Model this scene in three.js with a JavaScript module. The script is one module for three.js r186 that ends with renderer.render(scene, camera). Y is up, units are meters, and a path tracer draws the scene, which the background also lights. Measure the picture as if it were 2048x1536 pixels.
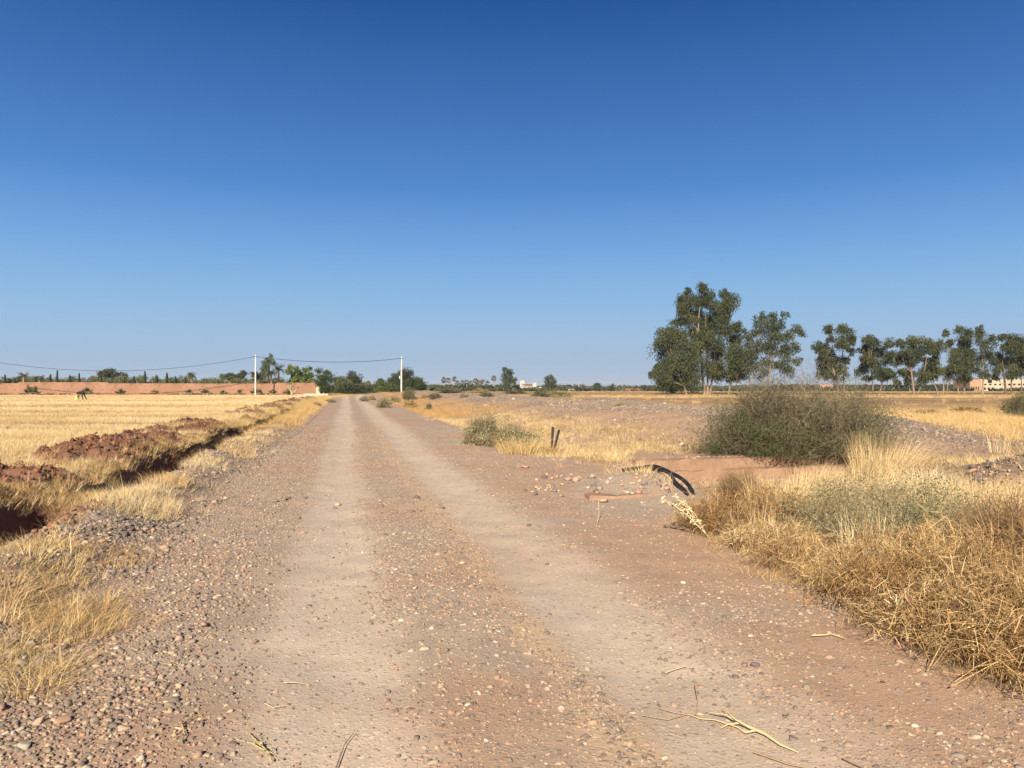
import * as THREE from 'three';

// ───────────────────────── camera, sky, sun, exposure ─────────────────────────
const scene = new THREE.Scene();
const F = 1540, CX = 1024, HOR = 775, EYE = 1.55;            // focal length and horizon row in photo pixels, eye height in metres
const camera = new THREE.PerspectiveCamera(2 * Math.atan(768 / F) * 180 / Math.PI, 2048 / 1536, 0.1, 6000);
camera.position.set(0, EYE, 0);
camera.rotation.x = Math.atan((HOR - 768) / F);
scene.add(camera);

const EXPOSURE = 2.15;
const SUN_AZ = 13 * Math.PI / 180, SUN_EL = 29 * Math.PI / 180;   // behind the camera and a little to the left
const sunDir = new THREE.Vector3(-Math.sin(SUN_AZ) * Math.cos(SUN_EL), Math.sin(SUN_EL), Math.cos(SUN_AZ) * Math.cos(SUN_EL));
const sun = new THREE.DirectionalLight(new THREE.Color().setRGB(1.0, 0.895, 0.73), 5.0);
sun.position.copy(sunDir).multiplyScalar(400);
sun.castShadow = true;
sun.shadow.mapSize.set(4096, 4096);
Object.assign(sun.shadow.camera, { left: -220, right: 220, top: 160, bottom: -160, near: 1, far: 900 });
scene.add(sun, sun.target);

function clearSky() {
  // clear dry-season sky: pale and slightly dusty at the horizon, deep blue higher up
  const W = 512, H = 256, data = new Float32Array(W * H * 4);
  const sr = (c) => c.map((v) => (v /= 255, v <= 0.04045 ? v / 12.92 : ((v + 0.055) / 1.055) ** 2.4));
  const stops = [[-90, [128, 112, 100]], [-1, [160, 160, 165]], [0, [171, 187, 205]], [1.5, [166, 188, 212]], [4, [157, 190, 222]], [6.5, [141, 185, 226]], [10.1, [116, 167, 223]], [14.4, [83, 138, 206]], [19.5, [65, 116, 184]], [26.7, [36, 86, 153]], [40, [29, 74, 140]], [90, [24, 62, 124]]].map(([a, c]) => [a, sr(c)]);
  for (let r = 0; r < H; r++) {
    const el = ((r + 0.5) / H - 0.5) * 180;
    let k = 0; while (k < stops.length - 2 && el > stops[k + 1][0]) k++;
    const t = THREE.MathUtils.clamp((el - stops[k][0]) / (stops[k + 1][0] - stops[k][0]), 0, 1);
    for (let c = 0; c < W; c++) for (let q = 0; q < 4; q++)
      data[(r * W + c) * 4 + q] = q === 3 ? 1 : (stops[k][1][q] + (stops[k + 1][1][q] - stops[k][1][q]) * t) / EXPOSURE;
  }
  const tex = new THREE.DataTexture(data, W, H, THREE.RGBAFormat, THREE.FloatType);
  tex.mapping = THREE.EquirectangularReflectionMapping; tex.magFilter = tex.minFilter = THREE.LinearFilter; tex.needsUpdate = true;
  return tex;
}
scene.background = clearSky();
scene.environment = scene.background;

const renderer = new THREE.WebGLRenderer({ antialias: true });
renderer.toneMapping = THREE.LinearToneMapping;
renderer.toneMappingExposure = EXPOSURE;
renderer.shadowMap.enabled = true;

// ───────────────────────── helpers ─────────────────────────
const { clamp, smoothstep: _ss, lerp } = THREE.MathUtils;
const ss = (x, a, b) => (a < b ? _ss(x, a, b) : 1 - _ss(x, b, a));
function rng(seed) { let a = seed >>> 0; return () => { a = (a + 0x6D2B79F5) | 0; let t = Math.imul(a ^ (a >>> 15), 1 | a); t = (t + Math.imul(t ^ (t >>> 7), 61 | t)) ^ t; return ((t ^ (t >>> 14)) >>> 0) / 4294967296; }; }
const hash2 = (x, y) => { let h = Math.imul(x | 0, 374761393) + Math.imul(y | 0, 668265263); h = Math.imul(h ^ (h >>> 13), 1274126177); return ((h ^ (h >>> 16)) >>> 0) / 4294967296; };
function vnoise(x, y) { const ix = Math.floor(x), iy = Math.floor(y); let fx = x - ix, fy = y - iy; fx = fx * fx * (3 - 2 * fx); fy = fy * fy * (3 - 2 * fy); return lerp(lerp(hash2(ix, iy), hash2(ix + 1, iy), fx), lerp(hash2(ix, iy + 1), hash2(ix + 1, iy + 1), fx), fy); }
function fbm(x, y, o = 4) { let s = 0, a = 0.5, n = 0; for (let i = 0; i < o; i++) { s += a * vnoise(x, y); n += a; x = x * 2.03 + 17.1; y = y * 2.03 + 9.7; a *= 0.5; } return s / n; }
const gauss = (r) => Math.sqrt(-2 * Math.log(r() + 1e-9)) * Math.cos(6.2832 * r());
const V = (x, y, z) => new THREE.Vector3(x, y, z);

const taken = {};
function numbered(n) { const k = taken[n] = (taken[n] ?? -1) + 1; return k ? n + '_' + String(k).padStart(3, '0') : n; }
function tag(o, label, category, group, kind) { o.userData.label = label; if (category) o.userData.category = category; if (group) o.userData.group = group; if (kind) o.userData.kind = kind; return o; }
function shade(o) { o.traverse((m) => { if (m.isMesh) m.castShadow = m.receiveShadow = true; }); return o; }
function thing(name, label, category, pos = [0, 0, 0], group) { const o = new THREE.Group(); o.name = numbered(name); o.position.set(...pos); scene.add(o); return tag(o, label, category, group); }
function part(name, geo, mat, parent) { const m = new THREE.Mesh(geo, mat); m.name = name; m.castShadow = m.receiveShadow = true; parent.add(m); return m; }
function copyOf(o, label) { const c = o.clone(); c.name = numbered(o.name.replace(/_\d{3}$/, '')); c.userData = { ...o.userData }; if (label) c.userData.label = label; scene.add(c); return c; }
function structure(name, geo, mat, label) { const m = part(name, geo, mat, scene); m.name = numbered(name); m.userData.kind = 'structure'; if (label) m.userData.label = label; return m; }

// geometry collector with vertex colours
class GB {
  constructor() { this.p = []; this.c = []; this.i = []; }
  v(x, y, z, c) { this.p.push(x, y, z); this.c.push(c[0], c[1], c[2]); return this.p.length / 3 - 1; }
  tri(a, b, c) { this.i.push(a, b, c); }
  quad(a, b, c, d) { this.i.push(a, b, c, a, c, d); }
  // flat strip through points, width tapering to the tip
  ribbon(pts, w, col, side, tip = 0) {
    const n = pts.length; let pa, pb;
    for (let k = 0; k < n; k++) {
      const t = k / (n - 1), ww = lerp(w, w * tip, t) / 2, q = pts[k];
      if (k === n - 1 && tip === 0) { const a = this.v(q.x, q.y, q.z, col); this.tri(pa, pb, a); break; }
      const a = this.v(q.x - side.x * ww, q.y - side.y * ww, q.z - side.z * ww, col), b = this.v(q.x + side.x * ww, q.y + side.y * ww, q.z + side.z * ww, col);
      if (k) this.quad(pa, pb, b, a);
      pa = a; pb = b;
    }
  }
  tube(pts, r0, r1, col, sides = 6, cap = true) {
    const n = pts.length, rings = [];
    let up = V(0.3, 0.1, 1);
    for (let k = 0; k < n; k++) {
      const t = pts[Math.min(k + 1, n - 1)].clone().sub(pts[Math.max(k - 1, 0)]).normalize();
      const a = up.clone().addScaledVector(t, -up.dot(t)).normalize(), b = t.clone().cross(a); up = a;
      const r = Array.isArray(r0) ? r0[k] : lerp(r0, r1, k / (n - 1)), ring = [];
      for (let s = 0; s < sides; s++) { const th = s / sides * 6.28318, q = pts[k].clone().addScaledVector(a, Math.cos(th) * r).addScaledVector(b, Math.sin(th) * r); ring.push(this.v(q.x, q.y, q.z, col)); }
      rings.push(ring);
      if (k) for (let s = 0; s < sides; s++) { const s2 = (s + 1) % sides; this.quad(rings[k - 1][s], rings[k - 1][s2], ring[s2], ring[s]); }
    }
    if (cap) for (const k of [0, n - 1]) { const q = pts[k], c = this.v(q.x, q.y, q.z, col); for (let s = 0; s < sides; s++) this.tri(c, rings[k][k ? s : (s + 1) % sides], rings[k][k ? (s + 1) % sides : s]); }
  }
  // pointed four-cornered leaf
  leaf(x, y, z, dx, dy, dz, sx, sy, sz, len, wid, col) {
    const a = this.v(x, y, z, col), b = this.v(x + dx * len * 0.45 + sx * wid, y + dy * len * 0.45 + sy * wid, z + dz * len * 0.45 + sz * wid, col), c = this.v(x + dx * len, y + dy * len, z + dz * len, col), d = this.v(x + dx * len * 0.45 - sx * wid, y + dy * len * 0.45 - sy * wid, z + dz * len * 0.45 - sz * wid, col);
    this.quad(a, b, c, d);
  }
  box(x0, y0, z0, x1, y1, z1, col = [1, 1, 1]) {
    const f = (a, b, c, d) => this.quad(...[a, b, c, d].map((q) => this.v(...q, col)));
    f([x0, y0, z1], [x1, y0, z1], [x1, y1, z1], [x0, y1, z1]); f([x1, y0, z0], [x0, y0, z0], [x0, y1, z0], [x1, y1, z0]);
    f([x0, y0, z0], [x0, y0, z1], [x0, y1, z1], [x0, y1, z0]); f([x1, y0, z1], [x1, y0, z0], [x1, y1, z0], [x1, y1, z1]);
    f([x0, y1, z1], [x1, y1, z1], [x1, y1, z0], [x0, y1, z0]); f([x0, y0, z0], [x1, y0, z0], [x1, y0, z1], [x0, y0, z1]);
    return this;
  }
  geo() {
    const g = new THREE.BufferGeometry();
    g.setAttribute('position', new THREE.Float32BufferAttribute(this.p, 3));
    g.setAttribute('color', new THREE.Float32BufferAttribute(this.c, 3));
    g.setIndex(this.i); g.computeVertexNormals();
    return g;
  }
}
const mat = (o) => new THREE.MeshPhysicalMaterial({ roughness: 0.95, metalness: 0, specularIntensity: (o.roughness ?? 0.95) > 0.8 ? 0.25 : 1, ...o });   // dusty, matt surfaces mirror little
const plantMat = mat({ vertexColors: true, roughness: 0.9, side: THREE.DoubleSide });
const woodMat = mat({ vertexColors: true, roughness: 0.95 });
const ALB = 0.74;                                                     // all base colours were noted for a brighter exposure; brought to real-world albedo here
const paintMat = (r, g, b, rough = 0.9) => mat({ color: new THREE.Color().setRGB(r * ALB, g * ALB, b * ALB), roughness: rough });
const vary = (r, c, k = 0.25) => { const b = (1 + (r() - 0.5) * 2 * k) * ALB; return [c[0] * b * (1 + (r() - 0.5) * 0.16), c[1] * b, c[2] * b * (1 + (r() - 0.5) * 0.2)]; };

// photo pixel -> place: on level y, or at a given depth
const onLevel = (px, py, y = 0) => { const d = F * (EYE - y) / (py - HOR); return [(px - CX) / F * d, -d]; };
const atDepth = (px, d) => (px - CX) / F * d;
const heightAt = (py, d) => EYE + (HOR - py) / F * d;

// ───────────────────────── lie of the land ─────────────────────────
// u: metres right of the road's middle, s: metres along it
const DX = -0.2099, DZ = -0.9777, X0 = 0.693;
const bend = (s) => s < 105 ? 0 : s < 250 ? (s - 105) ** 2 * 0.0028 : 58.87 + (s - 250) * 0.812;
const toUS = (x, z) => { const s = (x - X0) * DX + z * DZ; return [(x - X0) * -DZ + z * DX - bend(s), s]; };
const toXZ = (u, s) => { const w = u + bend(s); return [X0 + w * -DZ + s * DX, w * DX + s * DZ]; };
const trenchAt = (s) => ss(s, 4.5, 5.5) * (1 - 0.9 * ss(s, 11.0, 11.8) * ss(s, 13.7, 12.9)) * (1 - 0.5 * ss(s, 22.5, 23.5) * ss(s, 27, 26)) * ss(s, 62, 52);
const trenchMid = (s) => -4.22 + (fbm(s * 0.35, 3.3, 2) - 0.5) * 0.5;
function H(x, z) {
  const [u, s] = toUS(x, z);
  let y = 0;
  const near = ss(s, 110, 70);
  // the road: two worn tracks, a low middle, loose edges
  const wob = (fbm(s * 0.25, 1.7, 2) - 0.5) * 0.25;
  y -= 0.022 * (Math.exp(-(((u - wob - 0.8) / 0.33) ** 2)) + Math.exp(-(((u - wob + 0.8) / 0.33) ** 2)));
  y += (fbm(x * 1.4 + 5, z * 1.4, 3) - 0.5) * 0.045;
  // ditch and bank on the left
  if (u < -2.2 && u > -10) {
    y += ss(u, -2.5, -3.3) * ss(u, -4.3, -3.6) * (0.08 + 0.2 * fbm(x * 0.9, z * 0.9, 3)) * ss(s, 1, 4) * near;
    const heap = ss(u, -4.6, -5.4) * ss(u, -7.9, -6.8) * ss(s, 3, 6) * ss(s, 135, 100);
    const lump = fbm(x * 0.75 + 31, z * 0.75, 4);
    y += heap * (0.09 + 0.72 * Math.max(0, lump - 0.45) + (0.06 + 0.24 * ss(lump, 0.48, 0.57)) * (Math.abs(fbm(x * 3.1, z * 3.1, 4) - 0.5) * 1.6 + 0.7 * fbm(x * 9, z * 9, 2) - 0.5));
    const t = (u - trenchMid(s)) / (0.47 + 0.1 * vnoise(s * 1.3, 8));
    y -= 0.72 * trenchAt(s) * (1 - ss(Math.abs(t), 0.72, 1.2));
  }
  if (u < -7.4) y += (fbm(x * 0.5, z * 0.5, 3) - 0.5) * 0.06 * ss(-u, 7.4, 9);
  // right side: shallow grassy dip, then the bank of river gravel, then the higher field
  if (u > 2.6) {
    y -= 0.10 * ss(u, 3.2, 4.4) * ss(u, 6.5, 5.0) * ss(s, 14, 20) * near;
    y += 0.10 * ss(u, 3.2, 4.6) * ss(s, 14, 11) * ss(s, 0, 3) * (0.5 + fbm(x * 0.8, z * 0.8, 2));
    const edge = 5.6 + (fbm(s * 0.12, 4.4, 2) - 0.5) * 2.2;
    const ridge = ss(u, edge, edge + 5.5) * ss(u, 19.5, 14.5) * ss(s, 16.5, 23) * ss(s, 190, 150);
    y += ridge * (0.55 + 0.42 * fbm(x * 0.11 + 3, z * 0.11, 3) + 0.1 * (fbm(x * 0.9, z * 0.9, 3) - 0.5));
    y += 0.3 * ss(u, 14, 21) * ss(s, 8, 22);
    // heap of gravel by the weeds
    y += 0.46 * Math.exp(-(((x - 9.6) / 2.1) ** 2) - (((z + 12.6) / 1.3) ** 2)) * (0.8 + 0.4 * fbm(x * 1.5, z * 1.5, 3));
    y += 0.16 * Math.exp(-(((x - 1.95) / 0.75) ** 2) - (((z + 12.2) / 1.0) ** 2));
    // sunk floor of the irrigation channel
    const inX = ss(x, 2.35, 2.75) * ss(x, 8.6, 7.8), inZ = ss(-z, 11.0, 11.7) * ss(-z, 16.5 + (x - 2.7) * 0.33, 16.35 + (x - 2.7) * 0.33);
    y -= 0.42 * inX * inZ;
  }
  // hummock beside the far road where the cable post stands
  y += 0.75 * Math.exp(-(((x + 18.5) / 5.5) ** 2) - (((z + 112) / 16) ** 2));
  return y;
}
const onGround = (px, py, tries = 8) => { let y = 0, p; for (let k = 0; k < tries; k++) { p = onLevel(px, py, y); y = lerp(y, H(...p), 0.7); } return [p[0], H(...p), p[1]]; };

// ───────────────────────── ground surfaces ─────────────────────────
function tileTexture(size, fn, srgb = false) {
  const d = new Uint8Array(size * size * 4);
  for (let y = 0; y < size; y++) for (let x = 0; x < size; x++) { const c = fn(x / size, y / size), k = (y * size + x) * 4; d[k] = clamp(c[0], 0, 1) * 255; d[k + 1] = clamp(c[1], 0, 1) * 255; d[k + 2] = clamp(c[2], 0, 1) * 255; d[k + 3] = 255; }
  const t = new THREE.DataTexture(d, size, size); t.wrapS = t.wrapT = THREE.RepeatWrapping; t.magFilter = t.minFilter = THREE.LinearFilter; if (srgb) t.colorSpace = THREE.SRGBColorSpace; t.needsUpdate = true; return t;
}
const wrapHash = (x, y, n, k) => hash2(((x % n) + n) % n + k * 131, ((y % n) + n) % n + k * 71);
function wrapNoise(u, v, n, k = 0) { const x = u * n, y = v * n, ix = Math.floor(x), iy = Math.floor(y); let fx = x - ix, fy = y - iy; fx = fx * fx * (3 - 2 * fx); fy = fy * fy * (3 - 2 * fy); return lerp(lerp(wrapHash(ix, iy, n, k), wrapHash(ix + 1, iy, n, k), fx), lerp(wrapHash(ix, iy + 1, n, k), wrapHash(ix + 1, iy + 1, n, k), fx), fy); }
// nearest pebble centre: [distance 0..1, random of that pebble]
function cells(u, v, n, k) { const x = u * n, y = v * n, ix = Math.floor(x), iy = Math.floor(y); let best = 9, id = 0; for (let j = -1; j < 2; j++) for (let i = -1; i < 2; i++) { const cx = ix + i + wrapHash(ix + i, iy + j, n, k), cy = iy + j + wrapHash(ix + i, iy + j, n, k + 1), d = (cx - x) ** 2 + (cy - y) ** 2; if (d < best) { best = d; id = wrapHash(ix + i, iy + j, n, k + 2); } } return [Math.sqrt(best), id]; }
const gritHeight = [], GN = 1024;
const gritMap = tileTexture(GN, (u, v) => {
  const [d1, i1] = cells(u, v, 150, 3), [d2, i2] = cells(u, v, 62, 11), soil = 0.5 * wrapNoise(u, v, 16, 21) + 0.3 * wrapNoise(u, v, 64, 22) + 0.2 * wrapNoise(u, v, 320, 23);
  let c = 0.78 + (soil - 0.5) * 0.28, h = soil * 0.3, tint = 0;
  if (i1 > 0.55) { const e = ss(d1, 0.5, 0.3); c = lerp(c, 0.58 + 0.42 * ((i1 * 37) % 1), e * 0.8); h += e * 0.25; tint = ((i1 * 91) % 1 - 0.5) * 0.10 * e; }
  if (i2 > 0.84) { const e = ss(d2, 0.36, 0.28); c = lerp(c, 0.56 + 0.44 * ((i2 * 53) % 1), e); h += e * 0.35; tint = ((i2 * 77) % 1 - 0.5) * 0.12 * e; }
  gritHeight.push(clamp(h, 0, 1));
  return [c * (1 + tint), c, c * (1 - tint)];
}, false);
const gritBump = tileTexture(GN, (u, v) => { const h = gritHeight[Math.round(v * GN) * GN + Math.round(u * GN)]; return [h, h, h]; });
const soilMap = tileTexture(512, (u, v) => { const n = 0.34 * wrapNoise(u, v, 9, 41) + 0.28 * wrapNoise(u, v, 30, 42) + 0.22 * wrapNoise(u, v, 90, 43) + 0.16 * wrapNoise(u, v, 256, 44), c = 0.55 + n * 0.5; return [c, c, c]; });
const roadMat = mat({ vertexColors: true, map: gritMap, bumpMap: gritBump, bumpScale: 0.0045, roughness: 1 });
const soilMat = mat({ vertexColors: true, map: soilMap, bumpMap: soilMap, bumpScale: 0.05, roughness: 1 });

// colours of the soil itself (linear)
const mixc = (a, b, t) => [lerp(a[0], b[0], t), lerp(a[1], b[1], t), lerp(a[2], b[2], t)];
const C = { sand: [0.755, 0.595, 0.445], tan: [0.70, 0.49, 0.30], clay: [0.57, 0.37, 0.24], grit: [0.54, 0.41, 0.30], greyGravel: [0.31, 0.255, 0.22], spoil: [0.25, 0.122, 0.072], straw: [0.66, 0.45, 0.19], dry: [0.50, 0.33, 0.17], brown: [0.42, 0.25, 0.13], gravel: [0.27, 0.205, 0.165], green: [0.13, 0.12, 0.06] };
function soilColour(x, z, u, s) {
  const n1 = fbm(x * 0.6 + 7, z * 0.6, 4), n2 = fbm(x * 2.3, z * 2.3 + 4, 3), n3 = fbm(x * 0.09, z * 0.09 + 9, 3);
  let c;
  if (u > -3.4 && u < 4.2) {                                     // the road
    const wob = (fbm(s * 0.25, 1.7, 2) - 0.5) * 0.25, jag = (n2 - 0.5) * 0.5;
    c = mixc(C.clay, C.grit, ss(n1, 0.38, 0.6));
    const tr = Math.max(ss(Math.abs(u - wob + 0.8) + jag * 0.5, 0.62, 0.22), ss(Math.abs(u - wob - 0.95) + jag * 0.5, 0.78, 0.25));
    c = mixc(c, C.sand, tr * (0.55 + 0.5 * n1));
    c = mixc(c, C.tan, 0.8 * ss(Math.abs(u - wob - 0.42) + jag * 0.4, 0.2, 0.05) * ss(n3 + n1 * 0.3, 0.5, 0.62));
    c = mixc(c, C.greyGravel, 0.7 * ss(u + jag, -2.1, -2.8) * ss(n1, 0.3, 0.5));   // spread of grey gravel on the left shoulder
  } else if (u <= -3.4 && u > -7.6) {                             // ditch banks
    c = mixc(C.spoil, [0.32, 0.17, 0.105], ss(n2, 0.4, 0.75));
    c = mixc(c, C.dry, 0.75 * ss(n1, 0.5, 0.64) * ss(u, -4.2, -3.6));
  } else if (u <= -7.6) {                                         // stubble
    c = mixc([0.50, 0.33, 0.16], C.straw, ss(n1, 0.3, 0.6));
    c = mixc(c, [0.40, 0.25, 0.13], 0.5 * ss(fbm(x * 0.05, z * 0.35, 3), 0.56, 0.7));
  } else {                                                        // right verge, gravel bank, field
    c = mixc(C.clay, C.dry, ss(n1, 0.42, 0.6));
    const stony = Math.max(ss(u + (n1 - 0.5) * 5, 8.2, 10.4) * ss(u + (n1 - 0.5) * 3, 19, 17) * ss(s, 16, 20), ss(x, 7.2, 8.6) * ss(-z, 10.6, 11.6) * ss(-z, 15.2, 14));
    c = mixc(c, C.gravel, stony * (0.6 + 0.4 * n2));
    c = mixc(c, C.clay, 0.8 * ss(x, 2.2, 2.6) * ss(x, 8.6, 8) * ss(-z, 10.8, 11.2) * ss(-z, 18.5, 17.5));
    const field = ss(u, 16.5, 19) * ss(s, 14, 22);
    let f = mixc(C.brown, [0.52, 0.34, 0.16], ss(fbm(x * 0.03, z * 0.16, 4), 0.4, 0.6));
    const d = -z;
    f = mixc(f, C.straw, Math.max(ss(d + n3 * 10, 46, 36), 0.9 * ss(Math.abs(d - 92 - n3 * 24), 16, 7), 0.9 * ss(Math.abs(d - 205 - n3 * 30), 30, 12)));
    f = mixc(f, C.green, 0.8 * ss(d + n3 * 60, 250, 330));
    c = mixc(c, f, field);
  }
  return [c[0] * ALB, c[1] * ALB, c[2] * ALB];
}
{
  // one sheet to the horizon, laid out along the road and parted into road, banks, field and open ground
  const us = [], sRows = [];
  for (let u = -9; u <= 9.001; u += 0.075) us.push(u);
  for (let u = 9, du = 0.09; u < 1800; du = Math.min(du * 1.045, 60)) { u += du; us.push(u); us.unshift(-u); }
  for (let s = -40, ds; s < 2600; s += ds) { sRows.push(s); ds = s < -2 ? 1.2 : s < 1 ? 0.4 : Math.max(0.06, s * 0.0085, (s - 300) * 0.05); }
  const cut = [-1e9, -7.65, -3.4, 4.2, 1e9], near = (v) => us.reduce((b, u, k) => Math.abs(u - v) < Math.abs(us[b] - v) ? k : b, 0);
  const cols = [0, near(cut[1]), near(cut[2]), near(cut[3]), us.length - 1];
  const names = [['stubble_field', soilMat, 'harvested field of yellow straw stubble left of the ditch'], ['ditch_bank', soilMat, 'dug red earth banks along the open ditch'], ['road', roadMat, 'unpaved gravel road with two pale wheel tracks'], ['ground', roadMat, 'stony dry ground and ploughed field right of the road']];
  names.forEach(([name, m, label], q) => {
    const a = cols[q], b = cols[q + 1], w = b - a + 1, pos = [], col = [], uv = [], idx = [];
    sRows.forEach((s, r) => {
      for (let k = a; k <= b; k++) {
        const [x, z] = toXZ(us[k], s), uu = k === a && q ? us[k] + 1e-4 : us[k];
        pos.push(x, H(x, z), z); col.push(...soilColour(x, z, uu, s)); uv.push(x / 2.6, z / 2.6);
        if (r && k > a) { const i = r * w + k - a; idx.push(i - w - 1, i - w, i, i - w - 1, i, i - 1); }
      }
    });
    const g = new THREE.BufferGeometry();
    g.setAttribute('position', new THREE.Float32BufferAttribute(pos, 3)); g.setAttribute('color', new THREE.Float32BufferAttribute(col, 3)); g.setAttribute('uv', new THREE.Float32BufferAttribute(uv, 2)); g.setIndex(idx); g.computeVertexNormals();
    structure(name, g, m, label);
  });
}

// ───────────────────────── instanced stuff ─────────────────────────
const M4 = new THREE.Matrix4(), Q4 = new THREE.Quaternion(), E4 = new THREE.Euler(), COL = new THREE.Color();
function stuff(name, label, geos, material, items) {   // items: [x, y, z, sx, sy, sz, rx, ry, rz, colour]
  geos.forEach((g, v) => {
    const mine = items.filter((_, k) => k % geos.length === v); if (!mine.length) return;
    const im = new THREE.InstancedMesh(g, material, mine.length); im.name = numbered(name); im.castShadow = im.receiveShadow = true;
    mine.forEach((t, k) => { Q4.setFromEuler(E4.set(t[6], t[7], t[8])); M4.compose(V(t[0], t[1], t[2]), Q4, V(t[3], t[4], t[5])); im.setMatrixAt(k, M4); im.setColorAt(k, COL.setRGB(...t[9])); });
    tag(im, label, null, null, 'stuff'); scene.add(im);
  });
}
function pebbleGeo(seed, detail = 1) {
  const r = rng(seed), g = new THREE.IcosahedronGeometry(1, detail), p = g.attributes.position, o = [r() * 9, r() * 9, r() * 9], cutN = [];
  for (let k = 0; k < 8; k++) cutN.push([V(gauss(r), gauss(r), gauss(r)).normalize(), 0.5 + r() * 0.35]);
  for (let k = 0; k < p.count; k++) { const v = V(p.getX(k), p.getY(k), p.getZ(k)); v.multiplyScalar(0.82 + 0.36 * fbm(v.x * 1.3 + o[0] + v.z, v.y * 1.3 + o[1] - v.z * 0.7, 2)); for (const [n, d] of cutN) { const e = v.dot(n) - d; if (e > 0) v.addScaledVector(n, -e * 0.96); } p.setXYZ(k, v.x, v.y * 0.62, v.z * 0.8); }
  // joined corners so that the stone shades as worn, not faceted
  const key = {}, idx = [], pts = []; for (let k = 0; k < p.count; k++) { const q = [p.getX(k), p.getY(k), p.getZ(k)].map((a) => a.toFixed(4)).join(); if (!(q in key)) { key[q] = pts.length / 3; pts.push(p.getX(k), p.getY(k), p.getZ(k)); } idx.push(key[q]); }
  const m = new THREE.BufferGeometry(); m.setAttribute('position', new THREE.Float32BufferAttribute(pts, 3)); m.setIndex(idx); m.computeVertexNormals(); return m;
}
const stoneTones = [[0.29, 0.225, 0.17], [0.225, 0.175, 0.14], [0.18, 0.14, 0.12], [0.42, 0.305, 0.21], [0.45, 0.33, 0.23], [0.42, 0.26, 0.17], [0.36, 0.23, 0.155], [0.49, 0.385, 0.275], [0.24, 0.195, 0.155], [0.66, 0.55, 0.41]];
const pickTone = (r) => vary(r, stoneTones[r() < 0.2 ? Math.floor(r() * 3) : Math.min(9, Math.floor(r() * 9.2))], 0.18);
const smallStones = [0, 1, 2, 3, 4, 5].map((k) => pebbleGeo(100 + k, 0)), midStones = [0, 1, 2, 3, 4, 5].map((k) => pebbleGeo(200 + k, 1)), bigStones = [0, 1, 2, 3, 4, 5, 6, 7].map((k) => pebbleGeo(300 + k, 2));
const stoneMat = mat({ roughness: 0.85 });

function roadDensity(u, s, x, z) {
  const wob = (fbm(s * 0.25, 1.7, 2) - 0.5) * 0.25, n = fbm(x * 0.9 + 2, z * 0.9, 3), n2 = fbm(x * 3, z * 3, 2);
  const tr = Math.max(ss(Math.abs(u - wob + 0.85), 0.5, 0.22), ss(Math.abs(u - wob - 0.92), 0.55, 0.25));
  let d = 0.35 + 0.65 * ss(n, 0.38, 0.6);
  if (u < -1.3) d = Math.max(d, ss(u, -1.2, -1.7) * (0.7 + 0.3 * n2));
  if (Math.abs(u - wob + 0.02) < 0.52) d = Math.max(d, 0.95 * ss(n, 0.28, 0.44));
  if (u > 1.5) d *= 0.5 + 0.3 * ss(n2, 0.4, 0.6);
  return d * (1 - 0.84 * tr) * ss(u, -3.9, -3.0) * ss(u, 4.6, 3.6);
}
{
  const r = rng(11), small = [], mid = [];
  for (let k = 0; k < 380000; k++) {
    const s = 1.6 * Math.exp(r() * Math.log(34 / 1.6)), u = -3.9 + r() * 8.3, [x, z] = toXZ(u, s), dn = roadDensity(u, s, x, z);
    const roll = r(); if (r() < ss(s, 12, 33)) continue;
    if (roll > dn && roll > 0.13) { r(); continue; }
    let size = (roll > dn ? 0.004 : 0.0072) * Math.exp(gauss(r) * 0.45) * (u < -1.4 ? 1.12 : Math.abs(u) < 0.6 ? 1.08 : 1); size = Math.max(size, s * 0.0008); if (size > 0.028) size = 0.028;
    const t = [x, H(x, z) + size * (u < -1.2 ? 0.16 : 0.02), z, size * (0.8 + r() * 0.5), size, size, (r() - 0.5) * 0.7, r() * 6.28, (r() - 0.5) * 0.7, mixc(pickTone(r), [0.27, 0.195, 0.14], u < -1.4 ? 0.08 : 0.18)];
    (size > 0.011 && s < 9 ? mid : small).push(t);
  }
  stuff('road_gravel', 'small loose gravel strewn over the dirt road', smallStones, stoneMat, small);
  stuff('road_pebbles', 'rounded pebbles lying on the dirt road', midStones, stoneMat, mid);
}
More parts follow.
